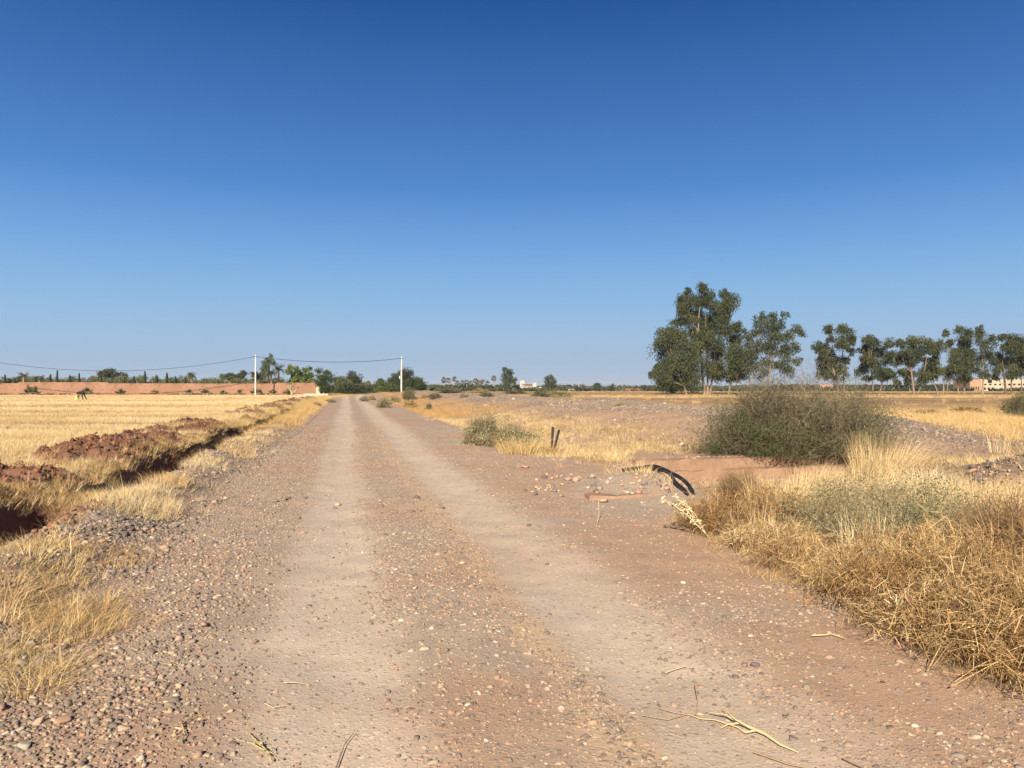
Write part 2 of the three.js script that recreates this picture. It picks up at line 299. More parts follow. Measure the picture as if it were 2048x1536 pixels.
{
  // river gravel on the bank right of the road, the near heap and the shoulder left of the road
  const r = rng(12), list = [];
  for (let k = 0; k < 170000; k++) {
    const s = 15 * Math.exp(r() * Math.log(150 / 15)), u = 6 + r() * 13, [x, z] = toXZ(u, s), n = fbm(x * 0.6 + 7, z * 0.6, 4);
    const st = ss(u + (n - 0.5) * 5, 7.6, 10.2) * ss(u + (n - 0.5) * 3, 19, 17) * ss(s, 16, 20); if (r() > st * (0.45 + 0.55 * ss(fbm(x * 0.35, z * 0.35 + 20, 3), 0.35, 0.6)) + 0.03) { r(); continue; }
    let size = 0.025 * Math.exp(gauss(r) * 0.5); size = clamp(size, Math.min(0.04, s * 0.0008), 0.09);
    list.push([x, H(x, z) + size * 0.2, z, size, size, size, (r() - 0.5) * 0.8, r() * 6.28, (r() - 0.5) * 0.8, mixc(pickTone(r), [0.15, 0.122, 0.105], 0.45)]);
  }
  for (let k = 0; k < 9000; k++) { const x = 7.4 + r() * 7, z = -10.8 - r() * 4, e = Math.exp(-(((x - 9.8) / 2.6) ** 2) - (((z + 12.6) / 1.4) ** 2)); if (r() > e * 1.3) continue; const size = clamp(0.02 * Math.exp(gauss(r) * 0.5), 0.008, 0.08); list.push([x, H(x, z) + size * 0.2, z, size, size, size, r() - 0.5, r() * 6.28, r() - 0.5, pickTone(r)]); }
  for (let k = 0; k < 5200; k++) { const x = 2.0 + r() * 4.6, z = -11.0 - r() * 6.2, size = clamp(0.014 * Math.exp(gauss(r) * 0.6), 0.006, 0.06); if (r() > 0.25 + 0.75 * ss(fbm(x * 1.1, z * 1.1 + 5, 3), 0.42, 0.6)) continue; list.push([x, H(x, z) + size * 0.15, z, size, size, size, r() - 0.5, r() * 6.28, r() - 0.5, mixc(pickTone(r), [0.3, 0.19, 0.125], 0.35)]); }
  for (let k = 0; k < 24000; k++) { const s = 2.2 * Math.exp(r() * Math.log(45 / 2.2)), u = -2.3 - r() * 1.3, [x, z] = toXZ(u, s); if (fbm(x * 0.7 + 50, z * 0.7, 3) < 0.42) continue; const size = clamp(0.0125 * Math.exp(gauss(r) * 0.5), s * 0.001, 0.045), c = vary(r, stoneTones[r() < 0.6 ? Math.floor(r() * 3) : Math.floor(r() * 9)], 0.2); list.push([x, H(x, z) + size * 0.25, z, size, size, size, r() - 0.5, r() * 6.28, r() - 0.5, c]); }
  stuff('river_gravel', 'grey and pale river gravel heaped beside the road', midStones.slice(0, 4), stoneMat, list);
}
{
  // clods of dug earth
  const r = rng(13), list = [];
  for (let k = 0; k < 80000; k++) {
    const s = 3 * Math.exp(r() * Math.log(110 / 3)), u = -7.7 + r() * 4.3, [x, z] = toXZ(u, s);
    const p = (u < -4.9 ? ss(fbm(x * 0.75 + 31, z * 0.75, 4), 0.49, 0.57) * 0.8 + 0.03 : 0.3 * ss(fbm(x * 0.9, z * 0.9 + 3, 3), 0.5, 0.62)) * ss(s, 95, 50); if (r() > p) continue;
    const size = clamp(0.016 * Math.exp(gauss(r) * 0.7), s * 0.0009, 0.06);
    list.push([x, H(x, z) + size * 0.15, z, size * (0.8 + r() * 0.5), size * (0.8 + r() * 0.8), size, r() * 3, r() * 6.28, r() * 3, vary(r, [0.24, 0.115, 0.068], 0.35)]);
  }
  stuff('earth_clods', 'crumbled red brown clods of dug earth', [2, 3, 4, 5].map((k) => { const g = pebbleGeo(150 + k, 0).toNonIndexed(); g.scale(1, 1.3, 1); g.computeVertexNormals(); return g; }), mat({ roughness: 1 }), list);
}

// ───────────────────────── dry grass and stubble ─────────────────────────
function tuftGeo(seed, { n = 24, len = 0.35, spread = 0.12, lean = 0.5, w = 0.006, segs = 2, dir = null, flat = 0 }) {
  const r = rng(seed), b = new GB();
  for (let k = 0; k < n; k++) {
    const a = r() * 6.283, rad = spread * Math.sqrt(r()), l = len * (0.55 + 0.6 * r()), out = lean * (0.25 + r()), bend = 0.4 + r() * 0.9;
    let hx = Math.cos(a) * out, hz = Math.sin(a) * out; if (dir) { hx += dir[0]; hz += dir[1]; }
    const pts = [], x0 = Math.cos(a + 0.4) * rad, z0 = Math.sin(a + 0.4) * rad, rise = (1 - flat) + flat * 0.2;
    for (let q = 0; q <= segs; q++) { const t = q / segs, h = t * l; pts.push(V(x0 + hx * h * (0.5 + bend * t), -0.02 + h * rise * (1 - 0.38 * t * Math.min(1, Math.hypot(hx, hz) * bend)), z0 + hz * h * (0.5 + bend * t))); }
    const th = r() * 6.283, tone = 0.7 + r() * 0.6; b.ribbon(pts, w * (0.7 + r() * 0.6), [tone, tone * (0.97 + r() * 0.06), tone * (0.85 + r() * 0.25)], V(Math.cos(th), 0, Math.sin(th)));
  }
  return b.geo();
}
const grassFine = [1, 2, 3, 4].map((k) => tuftGeo(400 + k, { n: 26, len: 0.26, spread: 0.14, lean: 0.9, w: 0.0055 }));
const grassFlat = [1, 2, 3].map((k) => tuftGeo(420 + k, { n: 22, len: 0.42, spread: 0.14, lean: 1.2, w: 0.005, segs: 3, flat: 0.85 }));
const stubbleNear = [1, 2, 3].map((k) => tuftGeo(440 + k, { n: 22, len: 0.15, spread: 0.12, lean: 0.4, w: 0.007, segs: 1 }));
const stubbleFar = [1, 2].map((k) => tuftGeo(450 + k, { n: 34, len: 0.15, spread: 0.45, lean: 0.5, w: 0.022, segs: 1 }));
const straw = [0.70, 0.515, 0.275], gold = [0.56, 0.355, 0.14], rust = [0.40, 0.235, 0.105], pale = [0.76, 0.60, 0.36];
{
  const r = rng(21), near = [], far = [];
  for (let k = 0; k < 84000; k++) {                       // stubble, sown in rows across the view
    const d = 13 * Math.exp(r() * Math.log(158 / 13)), px = -340 + r() * 980, x = atDepth(px, d); let z = -d;
    const row = 0.24 + 0.004 * d; z = Math.round(z / row) * row + (r() - 0.5) * row * 0.35;
    const [u, s] = toUS(x, z); if (u > -7.7 - 0.6 * fbm(s * 0.3, 2, 2) || z < -157.5) continue;
    const n = fbm(x * 0.3, z * 0.55, 3), bare = ss(fbm(x * 0.05, z * 0.35, 3), 0.6, 0.68); if (r() < 0.25 * ss(n, 0.5, 0.32) + bare * 0.7) continue;
    const band = fbm(x * 0.03 + 4, z * 0.4, 3), c = vary(r, mixc(mixc(straw, n > 0.5 ? pale : gold, r() * 0.5), band > 0.5 ? pale : [0.46, 0.30, 0.15], Math.abs(band - 0.5) * 3.2), 0.16), k2 = 0.75 + r() * 0.55;
    (d < 48 ? near : far).push([x, H(x, z), z, k2, k2 * (0.8 + r() * 0.5), k2, (r() - 0.5) * 0.2, r() * 6.28, (r() - 0.5) * 0.2, c]);
  }
  stuff('straw_stubble', 'short yellow straw stubble standing in the harvested field', stubbleNear, plantMat, near);
  stuff('far_stubble', 'yellow straw stubble farther out in the harvested field', stubbleFar, plantMat, far);
}
{
  const r = rng(22), fine = [], flat = [];
  const put = (list, x, z, k, c, tilt = 0.25) => list.push([x, H(x, z) - 0.01, z, k, k * (0.8 + r() * 0.4), k, (r() - 0.5) * tilt, r() * 6.28, (r() - 0.5) * tilt, c]);
  for (let k = 0; k < 27000; k++) {                       // left: both lips of the ditch
    const s = 5 * Math.exp(r() * Math.log(150 / 5)), u = -7.8 + r() * 5.4, [x, z] = toXZ(u, s), t = Math.abs(u - trenchMid(s));
    if (t < 0.55 && trenchAt(s) > 0.4) continue;
    const lump = fbm(x * 0.75 + 31, z * 0.75, 4), patch = fbm(x * 0.5 + 80, z * 0.5, 3); let p;
    if (u < -4.2) p = (ss(lump, 0.58, 0.51) * 1.0 * ss(u, -7.8, -7.0) + 0.75 * ss(t, 1.2, 0.7)) * (s > 30 ? 1.2 : 1); else p = s < 20 ? 0.03 : ss(patch, 0.40, 0.52) * ss(u, -2.6, -3.2) * 0.8;
    if (s > 28 && u > -3.9) p = 0.8 * ss(u, -2.4, -3.0); if (r() > p) continue;
    const lip = u < trenchMid(s) && t < 1.15; put(fine, x, z, (0.5 + r() * 0.55) * (s > 30 ? 1.3 : lip ? 0.85 : 0.85), vary(r, lip && r() < 0.6 ? mixc(gold, [0.33, 0.25, 0.10], r()) : s > 26 && u > -4 ? mixc(gold, straw, r() * 0.4) : mixc(straw, r() < 0.5 ? pale : gold, r()), 0.2));
  }
  // separate patches on the near left bank: [px, py, half width, half height, tufts, share lying flat, colour]
  for (const [px, py, rx, ry, n, fl, c1, c2] of [[100, 1220, 120, 52, 190, 0.85, gold, straw], [25, 1322, 110, 44, 130, 0.9, gold, straw], [85, 1135, 110, 34, 110, 0.5, gold, straw], [270, 1015, 85, 26, 240, 0.1, pale, straw], [205, 1105, 80, 16, 50, 0.8, gold, rust], [400, 935, 50, 16, 110, 0.1, straw, pale], [475, 905, 40, 12, 110, 0.1, straw, gold], [330, 975, 40, 12, 60, 0.1, straw, gold], [150, 1215, 95, 32, 90, 0.9, rust, gold], [-60, 1180, 90, 60, 60, 0.6, gold, straw], [235, 1210, 60, 40, 14, 1, gold, rust], [120, 1390, 90, 30, 10, 1, gold, rust]])
    for (let k = 0; k < n; k++) { const a = r() * 6.283, q = Math.sqrt(r()), [gx, gz] = onLevel(px + Math.cos(a) * q * rx, py + Math.sin(a) * q * ry, 0.08); put(r() < fl ? flat : fine, gx, gz, 0.4 + r() * 0.4, vary(r, mixc(c1, c2, r()), 0.3), 0.5); }
  for (let k = 0; k < 26000; k++) {                       // right: the dip between road and gravel bank, then the verge near the weeds
    const s = 3.5 * Math.exp(r() * Math.log(170 / 3.5)), u = 3.0 + r() * 12, [x, z] = toXZ(u, s), n = fbm(x * 0.45 + 60, z * 0.45, 3); let p = 0;
    const inCh = x > 2.3 && x < 8.2 && -z > 10.9 && -z < 16.4 + (x - 2.7) * 0.33;
    if (s > 14.5) p = ss(u, 3.2, 4.0) * ss(u + (n - 0.5) * 5, 9.0, 6.5) * ss(n, 0.30, 0.46) * 0.9 + 0.04 * ss(u, 15, 9);
    else p = ss(u, 2.7 + 0.06 * s, 4.2) * ss(n, 0.36, 0.55) * 0.5;
    if (inCh) p *= x > 4.6 ? 0.6 : 0.25; if (-z > 16 && -z < 18 && x > 2.6 && x < 7.2) p = 0;
    if (r() > p) continue;
    put(fine, x, z, (0.5 + r() * 0.6) * (s > 40 ? 1.35 : 1), vary(r, s > 40 ? mixc(gold, rust, r() * 0.6) : mixc(straw, r() < 0.5 ? gold : pale, r()), 0.2));
  }
  for (let k = 0; k < 330; k++) {                         // stray stems thinning out from the weeds onto the gravel
    const f = r(), px = lerp(1390, 2060, f), py = lerp(1062, 1362, Math.pow(f, 1.08)) + 4 + r() * r() * 60, [gx, gz] = onLevel(px, py); put(r() < 0.75 ? flat : fine, gx, gz, 0.3 + r() * 0.35, vary(r, mixc(gold, r() < 0.5 ? straw : rust, r()), 0.25), 0.4);
  }
  for (let k = 0; k < 21000; k++) {                       // edge of the far field, thin straw there
    const d = 20 * Math.exp(r() * Math.log(240 / 20)), x = atDepth(1000 + r() * 1500, d), z = -d, [u] = toUS(x, z); if (u < 16.5) continue;
    const n = fbm(x * 0.09, z * 0.09 + 9, 3), p = Math.max(ss(d + n * 10, 50, 38), 0.7 * ss(Math.abs(d - 92 - n * 24), 16, 7), 0.5 * ss(Math.abs(d - 205 - n * 30), 30, 12), 0.04); if (r() > p) continue;
    put(fine, x, z, (0.9 + r() * 0.6) * (d > 60 ? 1.5 : 1), vary(r, mixc(straw, gold, r()), 0.18));
  }
  stuff('dry_grass', 'dry yellow grass growing over banks and verges', grassFine, plantMat, fine);
  stuff('flattened_grass', 'long golden grass lying flat at the road edge', grassFlat, plantMat, flat);
}

// ───────────────────────── shrubs and weeds ─────────────────────────
// a dome of crooked twigs, with small leaves where the kind has them; sizes in metres, base at the origin
function shrubParts(seed, { w, h, twigs, leaves = 0, tw = 0.006, lw = 0.012, ll = 0.03, twigCol, leafCol, droop = 0.15, lean = [0, 0], wild = 0.25, lowLeaf = 0.15, clump = 1.6, ragged = 0.95 }) {
  const r = rng(seed), b = new GB(), lb = new GB(), off = r() * 50;
  const lumpy = (th, ph) => 0.975 - 0.5 * ragged + ragged * fbm(Math.cos(th) * clump * Math.sin(ph) + off, Math.sin(th) * clump * Math.sin(ph) + ph * 2.2, 3);
  for (let k = 0; k < twigs; k++) {
    const th = r() * 6.283, ph = Math.acos(1 - r() * 0.97), L = lumpy(th, ph) * (0.55 + 0.5 * Math.sqrt(r())), rr = 0.22 * w * Math.sqrt(r());
    const b0 = V(Math.cos(th + 0.5) * rr, -0.03, Math.sin(th + 0.5) * rr), tip = V(Math.cos(th) * Math.sin(ph) * w / 2 * L + lean[0] * L * Math.cos(ph) * h, Math.max(0.04, Math.cos(ph) * h * L), Math.sin(th) * Math.sin(ph) * w / 2 * L + lean[1] * L * Math.cos(ph) * h);
    const pts = [], n = 4, j = wild * Math.min(w, h) * 0.22, sd = V(gauss(r), gauss(r) * 0.5, gauss(r)).normalize();
    const start = r() < 0.5 ? 0 : 0.35 + r() * 0.3;
    for (let q = 0; q <= n; q++) { const t = start + (1 - start) * q / n, p = b0.clone().lerp(tip, t); p.y += Math.sin(t * 3.1) * droop * h * 0.4; if (q) p.add(V((r() - 0.5) * j, (r() - 0.5) * j, (r() - 0.5) * j)); if (p.y < 0.005 && q) p.y = 0.005 + r() * 0.02; pts.push(p); }
    const col = vary(r, twigCol[Math.floor(r() * twigCol.length)], 0.22);
    b.ribbon(pts, tw * (0.7 + r() * 0.7), col, sd, 0.35);
    for (let q = 0; q < 2; q++) {                                         // side twigs
      const p = pts[2 + q].clone(), e = p.clone().add(V(gauss(r), gauss(r) * 0.7 + 0.35, gauss(r)).multiplyScalar(0.13 * Math.min(w, h) * (0.5 + r()))); if (e.y < 0.01) e.y = 0.01;
      const m = p.clone().lerp(e, 0.5).add(V((r() - 0.5) * j, (r() - 0.5) * j, (r() - 0.5) * j)); b.ribbon([p, m, e], tw * 0.6, col, V(gauss(r), gauss(r), gauss(r)).normalize(), 0.3);
    }
  }
  const cl = []; for (let k = 0; k < 70; k++) { const th = r() * 6.283, ph = Math.acos(1 - r() * 0.98), L = lumpy(th, ph) * (0.5 + 0.5 * Math.sqrt(r())); cl.push([Math.cos(th) * Math.sin(ph) * w / 2 * L, Math.cos(ph) * h * L + droop * h * 0.25, Math.sin(th) * Math.sin(ph) * w / 2 * L, 0.6 + r() * 0.8, 0.65 + r() * 0.6]); }
  for (let k = 0; k < leaves; k++) {
    const q = cl[Math.floor(r() * cl.length)], sp = 0.085 * q[3], y = Math.max(0.02, q[1] + clamp(gauss(r), -1.8, 1.8) * sp * h * 1.1), x = q[0] + clamp(gauss(r), -1.8, 1.8) * sp * w + lean[0] * y, z = q[2] + clamp(gauss(r), -1.8, 1.8) * sp * w + lean[1] * y;
    if (r() > ss(y / h, 1.0, 0.45) * (1 - lowLeaf) + lowLeaf && leaves) continue;
    const d = V(gauss(r), gauss(r) + 0.5, gauss(r)).normalize(), s = V(gauss(r), gauss(r), gauss(r)).normalize();
    lb.leaf(x, y, z, d.x, d.y, d.z, s.x, s.y, s.z, ll * (0.6 + r() * 0.8), lw * (0.6 + r() * 0.8), vary(r, leafCol[Math.floor(r() * leafCol.length)].map((e) => e * q[4]), 0.2));
  }
  return [b.geo(), leaves ? lb.geo() : null];
}
function shrub(name, label, category, at, o, group) {
  const t = thing(name, label, category, at, group), [tg, lg] = shrubParts(o.seed, o);
  part('twigs', tg, plantMat, t); if (lg) part('foliage', lg, plantMat, t);
  return t;
}
const greyTwig = [[0.24, 0.195, 0.13], [0.16, 0.13, 0.085], [0.33, 0.275, 0.19]], greyGreen = [[0.095, 0.108, 0.042], [0.125, 0.128, 0.056], [0.07, 0.082, 0.03]], sage = [[0.29, 0.25, 0.14], [0.235, 0.205, 0.11], [0.35, 0.295, 0.17]], blueGreen = [[0.20, 0.215, 0.12], [0.165, 0.18, 0.10]], weedTwig = [[0.58, 0.38, 0.17], [0.44, 0.27, 0.12], [0.68, 0.48, 0.235], [0.27, 0.165, 0.08], [0.36, 0.22, 0.10]], brownTwig = [[0.24, 0.15, 0.08], [0.32, 0.20, 0.10], [0.18, 0.115, 0.065]];
const gp = (px, py) => onGround(px, py);

// the large shrub before the field
{
  const t = thing('desert_shrub', 'large rounded grey-green twiggy shrub standing before the eucalyptus trees', 'shrub', gp(1590, 906));
  const dry = [[0.15, 0.135, 0.07], [0.105, 0.105, 0.046], [0.20, 0.17, 0.095]], low = [[0.07, 0.09, 0.03], [0.095, 0.11, 0.04], [0.05, 0.062, 0.024]];
  [[0.0, -0.2, 2.9, 1.9, 2100, 9000, dry, 0.25], [-1.4, 0.3, 2.1, 1.15, 800, 6500, low, 0.5], [-0.4, 0.75, 2.4, 0.85, 600, 5500, low, 0.6], [1.35, -0.1, 2.1, 1.6, 1100, 5000, greyGreen, 0.4], [0.75, 0.6, 2.0, 1.0, 600, 4000, greyGreen, 0.5], [-0.7, -0.1, 1.9, 1.75, 800, 4000, greyGreen, 0.35]].forEach(([x, z, w, h, n, l, lc, ll2], k) => {
    const [tg, lg] = shrubParts(5010 + k, { w, h, twigs: n, leaves: l, tw: 0.010, ll: 0.055, lw: 0.010, twigCol: [[0.20, 0.16, 0.105], [0.12, 0.10, 0.062], [0.26, 0.215, 0.145]], leafCol: lc, wild: 1.1, lowLeaf: ll2, clump: 3.4, ragged: 1.7 }), a = part('twigs', tg, plantMat, t), b = part('foliage', lg, plantMat, t); a.position.set(x, 0, z); b.position.set(x, 0, z);
  });
}
shrub('sage_shrub', 'sage green bushy shrub among golden weeds beside the tall straw tuft', 'shrub', gp(1715, 1080), { seed: 502, w: 1.45, h: 0.82, twigs: 800, leaves: 8000, tw: 0.004, ll: 0.026, lw: 0.006, twigCol: sage, leafCol: sage, wild: 0.5, lowLeaf: 0.6 });
shrub('green_shrub', 'low blue-green shrub half buried in golden weeds', 'shrub', gp(1895, 1105), { seed: 503, w: 1.0, h: 0.62, twigs: 500, leaves: 5000, tw: 0.004, ll: 0.026, lw: 0.006, twigCol: sage, leafCol: blueGreen, wild: 0.5, lowLeaf: 0.7 });
shrub('brown_shrub', 'dark brown feathery dead shrub beside the black hose end', 'shrub', gp(1478, 1016), { seed: 504, w: 0.75, h: 0.52, twigs: 1500, leaves: 1500, tw: 0.004, ll: 0.02, lw: 0.004, twigCol: brownTwig, leafCol: brownTwig, droop: 0.3, lowLeaf: 0.5 });
shrub('brown_shrub', 'tall dusky brown dead shrub behind golden weeds near the gravel heap', 'shrub', gp(2050, 1150), { seed: 505, w: 1.0, h: 0.72, twigs: 1700, leaves: 2600, tw: 0.004, ll: 0.02, lw: 0.004, twigCol: brownTwig, leafCol: brownTwig, droop: 0.3, lowLeaf: 0.6 });
shrub('roadside_shrub', 'tall sage grey roadside shrub left of two black pipes', 'shrub', gp(966, 890), { seed: 506, w: 1.1, h: 0.86, twigs: 800, leaves: 6000, tw: 0.008, ll: 0.05, lw: 0.012, twigCol: sage, leafCol: sage, lowLeaf: 0.5 });
shrub('roadside_shrub', 'broad low sage green shrub behind the yellow tuft and black pipes', 'shrub', gp(1022, 894), { seed: 507, w: 1.5, h: 0.66, twigs: 800, leaves: 8000, tw: 0.008, ll: 0.05, lw: 0.012, twigCol: sage, leafCol: sage, lowLeaf: 0.5 });
shrub('field_shrub', 'rounded grey green shrub at the field edge beyond the gravel bank', 'shrub', gp(2046, 834), { seed: 508, w: 1.5, h: 1.1, twigs: 700, leaves: 6000, tw: 0.012, ll: 0.06, lw: 0.016, twigCol: greyTwig, leafCol: greyGreen, lowLeaf: 0.4 });

// wiry golden weeds along the right edge of the road
const weedSpots = [[1400, 1052, 0.55, 0.30], [1445, 1066, 0.75, 0.42], [1520, 1098, 0.85, 0.42], [1600, 1136, 0.75, 0.3], [1690, 1180, 0.8, 0.32], [1775, 1225, 0.85, 0.46], [1865, 1275, 0.85, 0.46], [1960, 1312, 0.85, 0.5], [2062, 1352, 0.9, 0.55], [1560, 1050, 0.8, 0.42], [1590, 1095, 0.6, 0.3], [1805, 1160, 0.85, 0.42], [1900, 1200, 0.95, 0.56], [2020, 1255, 0.95, 0.6], [1965, 1120, 1.0, 0.5], [1850, 1060, 1.0, 0.4], [2090, 1300, 0.9, 0.6], [2170, 1400, 0.9, 0.5], [2190, 1290, 1.0, 0.6]];
weedSpots.forEach(([px, py, w, h], k) => shrub('wiry_weed', 'tangled golden brown wiry weed along the right road edge', 'weed', gp(px, py), { seed: 520 + k, w: w * 1.3, h: h * [1, 1.25, 0.8, 1.1][k % 4], twigs: 430, leaves: 250, tw: 0.006, ll: 0.014, lw: 0.004, twigCol: [weedTwig, weedTwig.slice(0, 3), [[0.36, 0.21, 0.09], [0.27, 0.155, 0.07], [0.5, 0.32, 0.14]], [...weedTwig, straw, pale]][(k * 5 + 1) % 4], leafCol: weedTwig, droop: 0.5, wild: 1.1, lowLeaf: 0.6 }, 'wiry weeds along the right road edge'));

// tall straw tufts
function strawTuft(label, at, o, group) { const t = thing('straw_tuft', label, 'grass tuft', at, group), g = tuftGeo(o.seed, o); const c = g.attributes.color, k = o.col; for (let q = 0; q < c.count; q++) c.setXYZ(q, c.getX(q) * k[0] * ALB, c.getY(q) * k[1] * ALB, c.getZ(q) * k[2] * ALB); part('blades', g, plantMat, t); return t; }
strawTuft('tall pale straw tuft leaning right beside the large grey-green shrub', gp(1765, 962), { seed: 561, n: 1100, len: 1.12, spread: 0.6, lean: 0.5, w: 0.008, segs: 4, dir: [0.22, 0], col: straw });
strawTuft('wide golden straw tuft at the foot of the tall straw tuft', gp(1640, 985), { seed: 562, n: 700, len: 0.66, spread: 0.5, lean: 0.4, w: 0.007, segs: 4, dir: [0.3, 0], col: straw });
strawTuft('short bushy golden straw tuft left of the black pipes', gp(1045, 906), { seed: 563, n: 700, len: 0.5, spread: 0.55, lean: 0.6, w: 0.009, segs: 3, col: [0.64, 0.455, 0.21] });
strawTuft('golden straw tuft right beside the black pipes', gp(1085, 908), { seed: 564, n: 500, len: 0.36, spread: 0.4, lean: 0.6, w: 0.01, segs: 3, col: [0.60, 0.42, 0.19] });
strawTuft('thin upright straw tuft by the far end of the near gravel heap', gp(2000, 905), { seed: 565, n: 60, len: 0.75, spread: 0.25, lean: 0.2, w: 0.008, segs: 3, col: pale });
strawTuft('loose straw tuft growing between brown shrub and sage shrub', gp(1545, 1030), { seed: 566, n: 420, len: 0.5, spread: 0.3, lean: 0.4, w: 0.006, segs: 3, dir: [0.1, 0], col: straw });
strawTuft('pale straw tuft in the weeds behind the blue-green shrub', gp(1930, 1010), { seed: 567, n: 600, len: 0.5, spread: 0.6, lean: 0.6, w: 0.006, segs: 3, col: straw });
[[1700, 985, 300, 0.6, 0.5, 'in the middle of the straw bank'], [1830, 985, 420, 0.55, 0.6, 'spread behind the sage shrub'], [1590, 1005, 260, 0.5, 0.35, 'next to the brown feathery shrub'], [1890, 965, 420, 0.42, 0.7, 'low on the path to the gravel heap'], [1960, 1040, 380, 0.5, 0.55, 'around the blue-green shrub'], [1830, 1095, 260, 0.5, 0.4, 'between sage and blue-green shrubs'], [1560, 1075, 200, 0.45, 0.35, 'between wiry weeds at the road edge'], [1760, 1120, 200, 0.5, 0.35, 'in front of the sage shrub'], [2010, 1180, 260, 0.55, 0.4, 'beside the tall dusky shrub']].forEach(([px, py, n, len, sp, where], k) => strawTuft('loose pale straw tuft ' + where, gp(px, py), { seed: 5700 + k, n, len, spread: sp, lean: 0.5, w: 0.0065, segs: 3, dir: [0.2, 0], col: k % 2 ? pale : straw }));
{ // pale dried thistle leaning over the hose end
  const t = thing('dry_thistle', 'pale dried thistle stalk with seed heads leaning over the hose end', 'thistle', gp(1420, 1075)), r = rng(571), b = new GB(), hd = new GB();
  for (let k = 0; k < 7; k++) {
    const a = 2.2 + r() * 2.4, l = 0.35 + r() * 0.3, pts = []; for (let q = 0; q < 6; q++) { const f = q / 5; pts.push(V(Math.cos(a) * l * f * 0.8 + (r() - 0.5) * 0.03, l * f * (1 - 0.25 * f) * 0.9 - 0.02, Math.sin(a) * l * f * 0.4 + (r() - 0.5) * 0.03)); }
    b.tube(pts, 0.005, 0.003, vary(r, pale, 0.1), 5);
    for (let q = 2; q < 6; q++) for (let m = 0; m < 7; m++) { const d = V(gauss(r), gauss(r), gauss(r)).normalize(), s = V(gauss(r), gauss(r), gauss(r)).normalize(), p = pts[q]; hd.leaf(p.x, p.y, p.z, d.x, d.y, d.z, s.x, s.y, s.z, 0.03 + r() * 0.025, 0.008, vary(r, [0.72, 0.6, 0.36], 0.12)); }
  }
  part('stalk', b.geo(), plantMat, t); part('seed_head', hd.geo(), plantMat, t);
}
// small shrubs farther along the road and on the gravel bank: a few models, copied
{
  const protos = [0, 1, 2].map((k) => { const g = new THREE.Group(), o = { seed: 580 + k, w: 1, h: 0.7, twigs: 260, leaves: 1900, tw: 0.014, ll: 0.075, lw: 0.024, twigCol: k === 2 ? [[0.42, 0.28, 0.12], [0.5, 0.34, 0.15]] : greyTwig, leafCol: k === 0 ? sage : k === 1 ? [[0.15, 0.145, 0.085], [0.19, 0.175, 0.10], [0.12, 0.115, 0.06]] : [[0.42, 0.29, 0.12], [0.32, 0.24, 0.11]], lowLeaf: 0.6 }, [a, b] = shrubParts(o.seed, o); part('twigs', a, plantMat, g); part('foliage', b, plantMat, g); return g; });
  const kinds = ['sage grey', 'dusky olive brown', 'dry golden'];
  const spots = [[728, 797, 16, 12, 0, 'at the right road edge where the road begins to turn'], [768, 815, 24, 24, 0, 'alone at the foot of the bank by the road'], [790, 806, 18, 16, 0, 'on the bank just below the cable post'], [791, 786, 38, 15, 1, 'at the foot of the cable post'], [820, 800, 24, 27, 1, 'on the shoulder of the earth hummock'], [823, 816, 26, 18, 2, 'in the dip below the earth hummock'], [857, 820, 12, 15, 1, 'alone on the gravel slope'], [870, 789, 26, 13, 1, 'in the row topping the gravel bank, beside the hummock'], [902, 791, 42, 15, 1, 'in the row topping the gravel bank, the widest one'], [928, 796, 16, 10, 0, 'single on the gravel bank'], [957, 790, 36, 14, 2, 'mounded on top of the gravel bank'], [975, 794, 24, 11, 1, 'beside the golden mound on the bank'], [1082, 796, 36, 19, 1, 'at the field edge before the lone far tree'], [1119, 794, 44, 15, 0, 'spreading beside the darker field edge shrub'], [1107, 797, 14, 9, 2, 'between two field edge shrubs'], [1240, 813, 22, 7, 2, 'flat on the stony bank'], [745, 800, 14, 10, 2, 'small at the right road edge'], [850, 795, 18, 9, 2, 'on the hummock crest'], [1030, 788, 40, 9, 1, 'far out in the straw before the concrete building'], [660, 805, 20, 8, 0, 'at the left road edge near the wall end'], [633, 812, 16, 9, 0, 'on the left bank near the wall end'], [1555, 800, 40, 14, 2, 'behind the large shrub'], [1930, 826, 60, 14, 2, 'low in the yellow field margin'], [1860, 828, 50, 10, 2, 'thin in the yellow field margin beside another']];
  spots.forEach(([px, py, w, h, k, where], q) => {
    const [x, y, z] = gp(px, py), d = -z, o = protos[k].clone(); o.name = numbered('bank_shrub'); o.position.set(x, y, z); o.rotation.y = q * 1.7; const sw = w / F * d, sh = h / F * d; o.scale.set(sw * 1.15, sh / 0.8, sw * 1.15); scene.add(o);
    tag(o, 'small ' + kinds[k] + ' shrub ' + where, 'shrub', 'small shrubs along the bank');
  });
}

